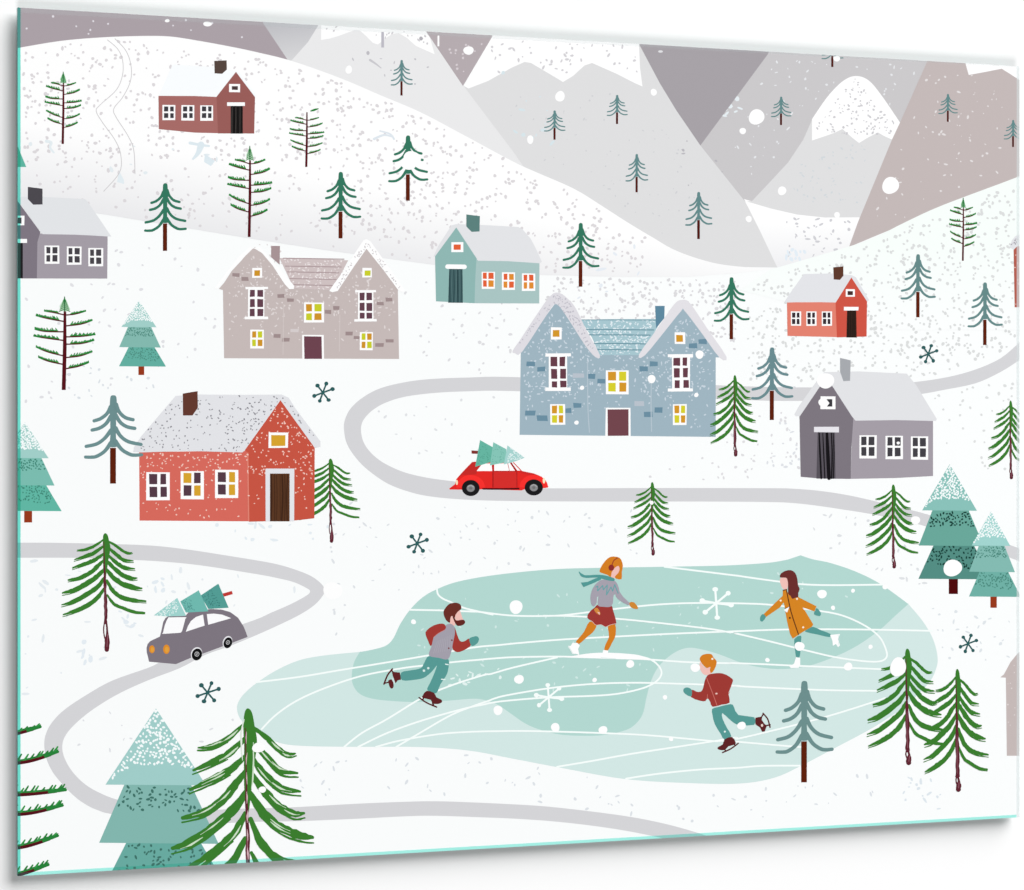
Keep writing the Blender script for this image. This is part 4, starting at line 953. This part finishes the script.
x.stroke([(294, 240), (332, 420), (392, 602)], 9, (96, 52, 24), f, smooth=4); x.stroke([(268, 246), (296, 238)], 9, (120, 66, 30), f, smooth=0); x.ell(322, 468, 8, 8, (84, 44, 22), f); x.stroke([(284, 394), (316, 382)], 9, (110, 70, 50), f, smooth=0)
x.poly([(272, 404), (318, 378), (300, 425)], WHITE, f); x.poly([(424, 384), (450, 410), (432, 398)], WHITE, f)
for q in ((248, 328), (380, 314), (430, 545)): x.ell(*q, 8, 8, (252, 240, 220), f, inc=False)
x = Art('mitten', p); x.poly([(112, 440), (128, 462), (102, 497), (82, 490), (84, 458), (98, 440)], TE, f, smooth=2)
x = Art('mitten', p); x.poly([(540, 388), (572, 426), (565, 454), (518, 440), (526, 410)], TE, f, smooth=2)
x = Art('hair', p); x.poly([(241, 140), (250, 110), (285, 88), (330, 82), (366, 105), (382, 150), (390, 208), (402, 234), (390, 268), (390, 298), (366, 306), (342, 314), (326, 288), (308, 272), (308, 200), (302, 158), (288, 142)], (106, 46, 44), f, smooth=2)

f = (675, 645, 8.09)
p = art('person', 8, 'red haired boy skating in a red jacket and teal trousers')
p.poly([(204, 136), (220, 160), (250, 188), (286, 180), (294, 228), (262, 244), (228, 235), (205, 200), (198, 168)], SK, f, smooth=3)
x = Art('hair', p); x.poly([(200, 110), (215, 85), (250, 72), (295, 75), (312, 102), (336, 130), (330, 172), (310, 212), (290, 226), (282, 200), (286, 178), (255, 186), (225, 160), (206, 132)], OG, f, smooth=3); x.ell(302, 112, 9, 8, (250, 238, 220), f)
x = Art('trousers', p); x.poly([(300, 518), (345, 502), (450, 478), (476, 500), (512, 566), (640, 584), (640, 646), (520, 646), (480, 632), (440, 600), (382, 550), (386, 600), (420, 670), (456, 738), (400, 766), (370, 720), (322, 640), (304, 570)], TE, f, smooth=2); x.ell(403, 701, 8, 8, (226, 242, 238), f)
x = Art('jacket', p); x.poly([(262, 246), (300, 232), (360, 227), (412, 240), (466, 276), (464, 305), (440, 370), (432, 395), (442, 466), (380, 482), (304, 500), (285, 462), (262, 428), (246, 454), (200, 450), (128, 420), (136, 362), (175, 378), (210, 376), (228, 345), (240, 290)], (157, 57, 51), f, smooth=2)
x.stroke([(256, 268), (300, 380), (340, 490)], 5, (206, 118, 108), f); x.stroke([(262, 400), (262, 436)], 4, (206, 118, 108), f, smooth=0); x.stroke([(440, 380), (432, 398)], 4, (206, 118, 108), f, smooth=0); x.ell(335, 393, 9, 7, (240, 200, 190), f)
x = Art('mitten', p); x.poly([(134, 362), (136, 400), (128, 416), (92, 402), (68, 376), (74, 350), (105, 344)], TE, f, smooth=3)
x = Art('ice_skate', p); x.poly([(650, 588), (706, 578), (702, 606), (722, 635), (742, 656), (726, 700), (704, 702), (688, 668), (650, 642)], MR, f); x.ell(704, 650, 9, 12, (236, 216, 206), f)
x.stroke([(712, 552), (750, 600), (769, 666)], 11, (84, 28, 30), f); x.stroke([(714, 560), (698, 586)], 11, (84, 28, 30), f, smooth=0); x.stroke([(770, 646), (736, 652)], 11, (84, 28, 30), f, smooth=0)
x = Art('ice_skate', p); x.poly([(400, 764), (460, 743), (490, 785), (482, 806), (432, 820), (402, 850), (352, 846), (346, 826), (386, 804)], MR, f, smooth=2)
x.stroke([(384, 870), (450, 840), (512, 795)], 11, (84, 28, 30), f); x.stroke([(402, 845), (412, 858)], 11, (84, 28, 30), f, smooth=0); x.stroke([(478, 800), (488, 814)], 11, (84, 28, 30), f, smooth=0)

# ------------------------------------------------------------------ snowflakes and snowballs
def flake(cx, cy, tips, w, knob, col, label, level=9, s_=1.0, sx=1.0):
    a = art('snowflake', level, label, 'star shaped snowflakes')
    for dx, dy in tips:
        a.stroke([(cx, cy), (cx + dx * s_ * sx, cy + dy * s_)], w * s_, col, smooth=0)
    for dx, dy in tips:
        a.ell(cx + dx * s_ * sx, cy + dy * s_, knob * s_ * random.uniform(.9, 1.15), knob * s_ * random.uniform(.85, 1.05), col, n=14)
TIP = [(-5.4, -7.0), (3.4, -9.0), (9.6, -3.5), (5.7, 7.4), (-3.1, 8.3), (-8.6, 3.3)]
FC = (44, 92, 92)
flake(322.9, 392.6, TIP, 1.75, 2.05, FC, 'dark teal snowflake between the large red house and the road bend')
flake(417.2, 543.4, TIP, 1.75, 2.05, FC, 'dark teal snowflake above the pond')
flake(207.6, 692.6, TIP, 1.75, 2.05, FC, 'dark teal snowflake left of the pond', s_=1.05, sx=1.1)
flake(928.3, 354, TIP, 1.75, 2.05, FC, 'dark teal snowflake above the right road', s_=.92, sx=.95)
flake(968, 643.7, TIP, 1.75, 2.05, FC, 'dark teal snowflake on the right shore', s_=.92, sx=.95)
TW = [(-1, -13.9), (11.9, -10), (14.9, 1.8), (1, 14.4), (-11, 9), (-14, -2.5)]
flake(716.2, 603.2, TW, 2.2, 2.6, LINE, 'white snowflake on the ice between the woman and the girl')
flake(548.6, 697.3, TW, 2.2, 2.6, LINE, 'white snowflake on the middle of the ice', s_=.88)

def ball(x, y, rx, ry=None, level=10):
    a = art('snowball', level, group='white snow dots')
    a.ell(x, y, rx, ry or rx * .97, WHITE, wob=.05)
for b_ in [(516, 607, 6.8), (630.2, 664, 4), (519, 679.3, 4.7), (594.6, 680, 2.3), (665, 697.3, 2.3), (695.2, 667.7, 4.6), (498, 710.3, 4.7), (555.3, 727.4, 4.5), (603, 730, 4.3), (671, 739, 2.2), (822, 594, 4.6), (853, 590.7, 2), (885, 587, 2.5), (833, 607.8, 2.2), (870.5, 646.8, 2.2), (767.4, 660, 2.2), (848.2, 666.6, 4.2), (799.5, 646.3, 4.8), (741.5, 725.7, 4.2), (413.5, 621.8, 2.5),
           (898, 667, 8, 9.6), (952.6, 568, 9.6, 8.1), (825.5, 380.7, 8.3), (822.5, 402.5, 4), (898.2, 443, 1.6), (890.5, 185.5, 8.6), (756.5, 117, 8, 7.6), (742.7, 131, 3.5, 3), (782, 190.8, 4.4), (837, 215, 3), (748.7, 219, 3.2), (560, 96.3, 4.7, 5.4), (653.7, 92.2, 3, 3.6), (530.2, 139.6, 3.3, 4.2), (836.7, 58.6, 3.6, 2.7), (348.7, 69.7, 3.3, 4.2), (468.5, 50.5, 5, 4.4), (207.5, 24, 4.2, 2.5), (167.2, 20.7, 2.4, 1.6),
           (699.5, 354.5, 4.2), (651.6, 379, 4.1), (582, 387.8, 2.2), (696.3, 395, 2.2), (576.5, 422.6, 2.2), (332.7, 590.7, 9.2), (915.5, 520.2, 4.4), (651.6, 502.7, 2), (262.3, 789.6, 3.6, 3.3), (412, 158.5, 8.4, 7.6), (258.6, 747.5, 6.5, 5), (409, 163, 8, 7)]:
    ball(*b_)

edge((-W / 2, 0), (-W / 2, H), .0023, .0023, edge_glass('left_rim_glass', (.40, .87, .80), .06, (.3, .7, .62)), 'teal glass rim down the left side')
edge((-W / 2 + .0024, 0), (W / 2 - .0032, 0), .0026, .0026, edge_glass('lower_rim_glass', (.62, .95, .90), .05, (.5, .8, .75)), 'teal glass rim along the bottom')
edge((-W / 2 + .0024, H), (W / 2 - .0032, H), .0040, .0008, edge_glass('upper_rim_glass', (.98, .99, .99), .12, (.74, .76, .77)), 'pale glass rim along the top')
edge((W / 2, 0), (W / 2, H), .0030, .0030, edge_glass('right_rim_glass', (.98, 1, 1), .42, (.77, .81, .82)), 'pale glass rim down the right side')

# paint order: every printed shape lies one ink layer above whatever it overlaps
ORDER.sort(key=lambda e: (e[0], e[1]))
BB = np.zeros((len(ORDER), 4), np.float32)
RANK = np.zeros(len(ORDER), np.int32)
for i, (_, _, s_, j) in enumerate(ORDER):
    q = s_.P[j][0]
    x0, x1_, z0, z1 = min(p[0] for p in q), max(p[0] for p in q), min(p[1] for p in q), max(p[1] for p in q)
    hit = (BB[:i, 0] < x1_) & (BB[:i, 1] > x0) & (BB[:i, 2] < z1) & (BB[:i, 3] > z0)
    RANK[i] = (RANK[:i][hit].max() + 1) if hit.any() else 1
    BB[i] = (x0, x1_, z0, z1)
    s_.Y[j] = -float(RANK[i]) * SUB
print('ink layers', RANK.max(), 'shapes', len(ORDER))
for p_ in PARTS: p_.build(root, Vector((0, 0, 0)))
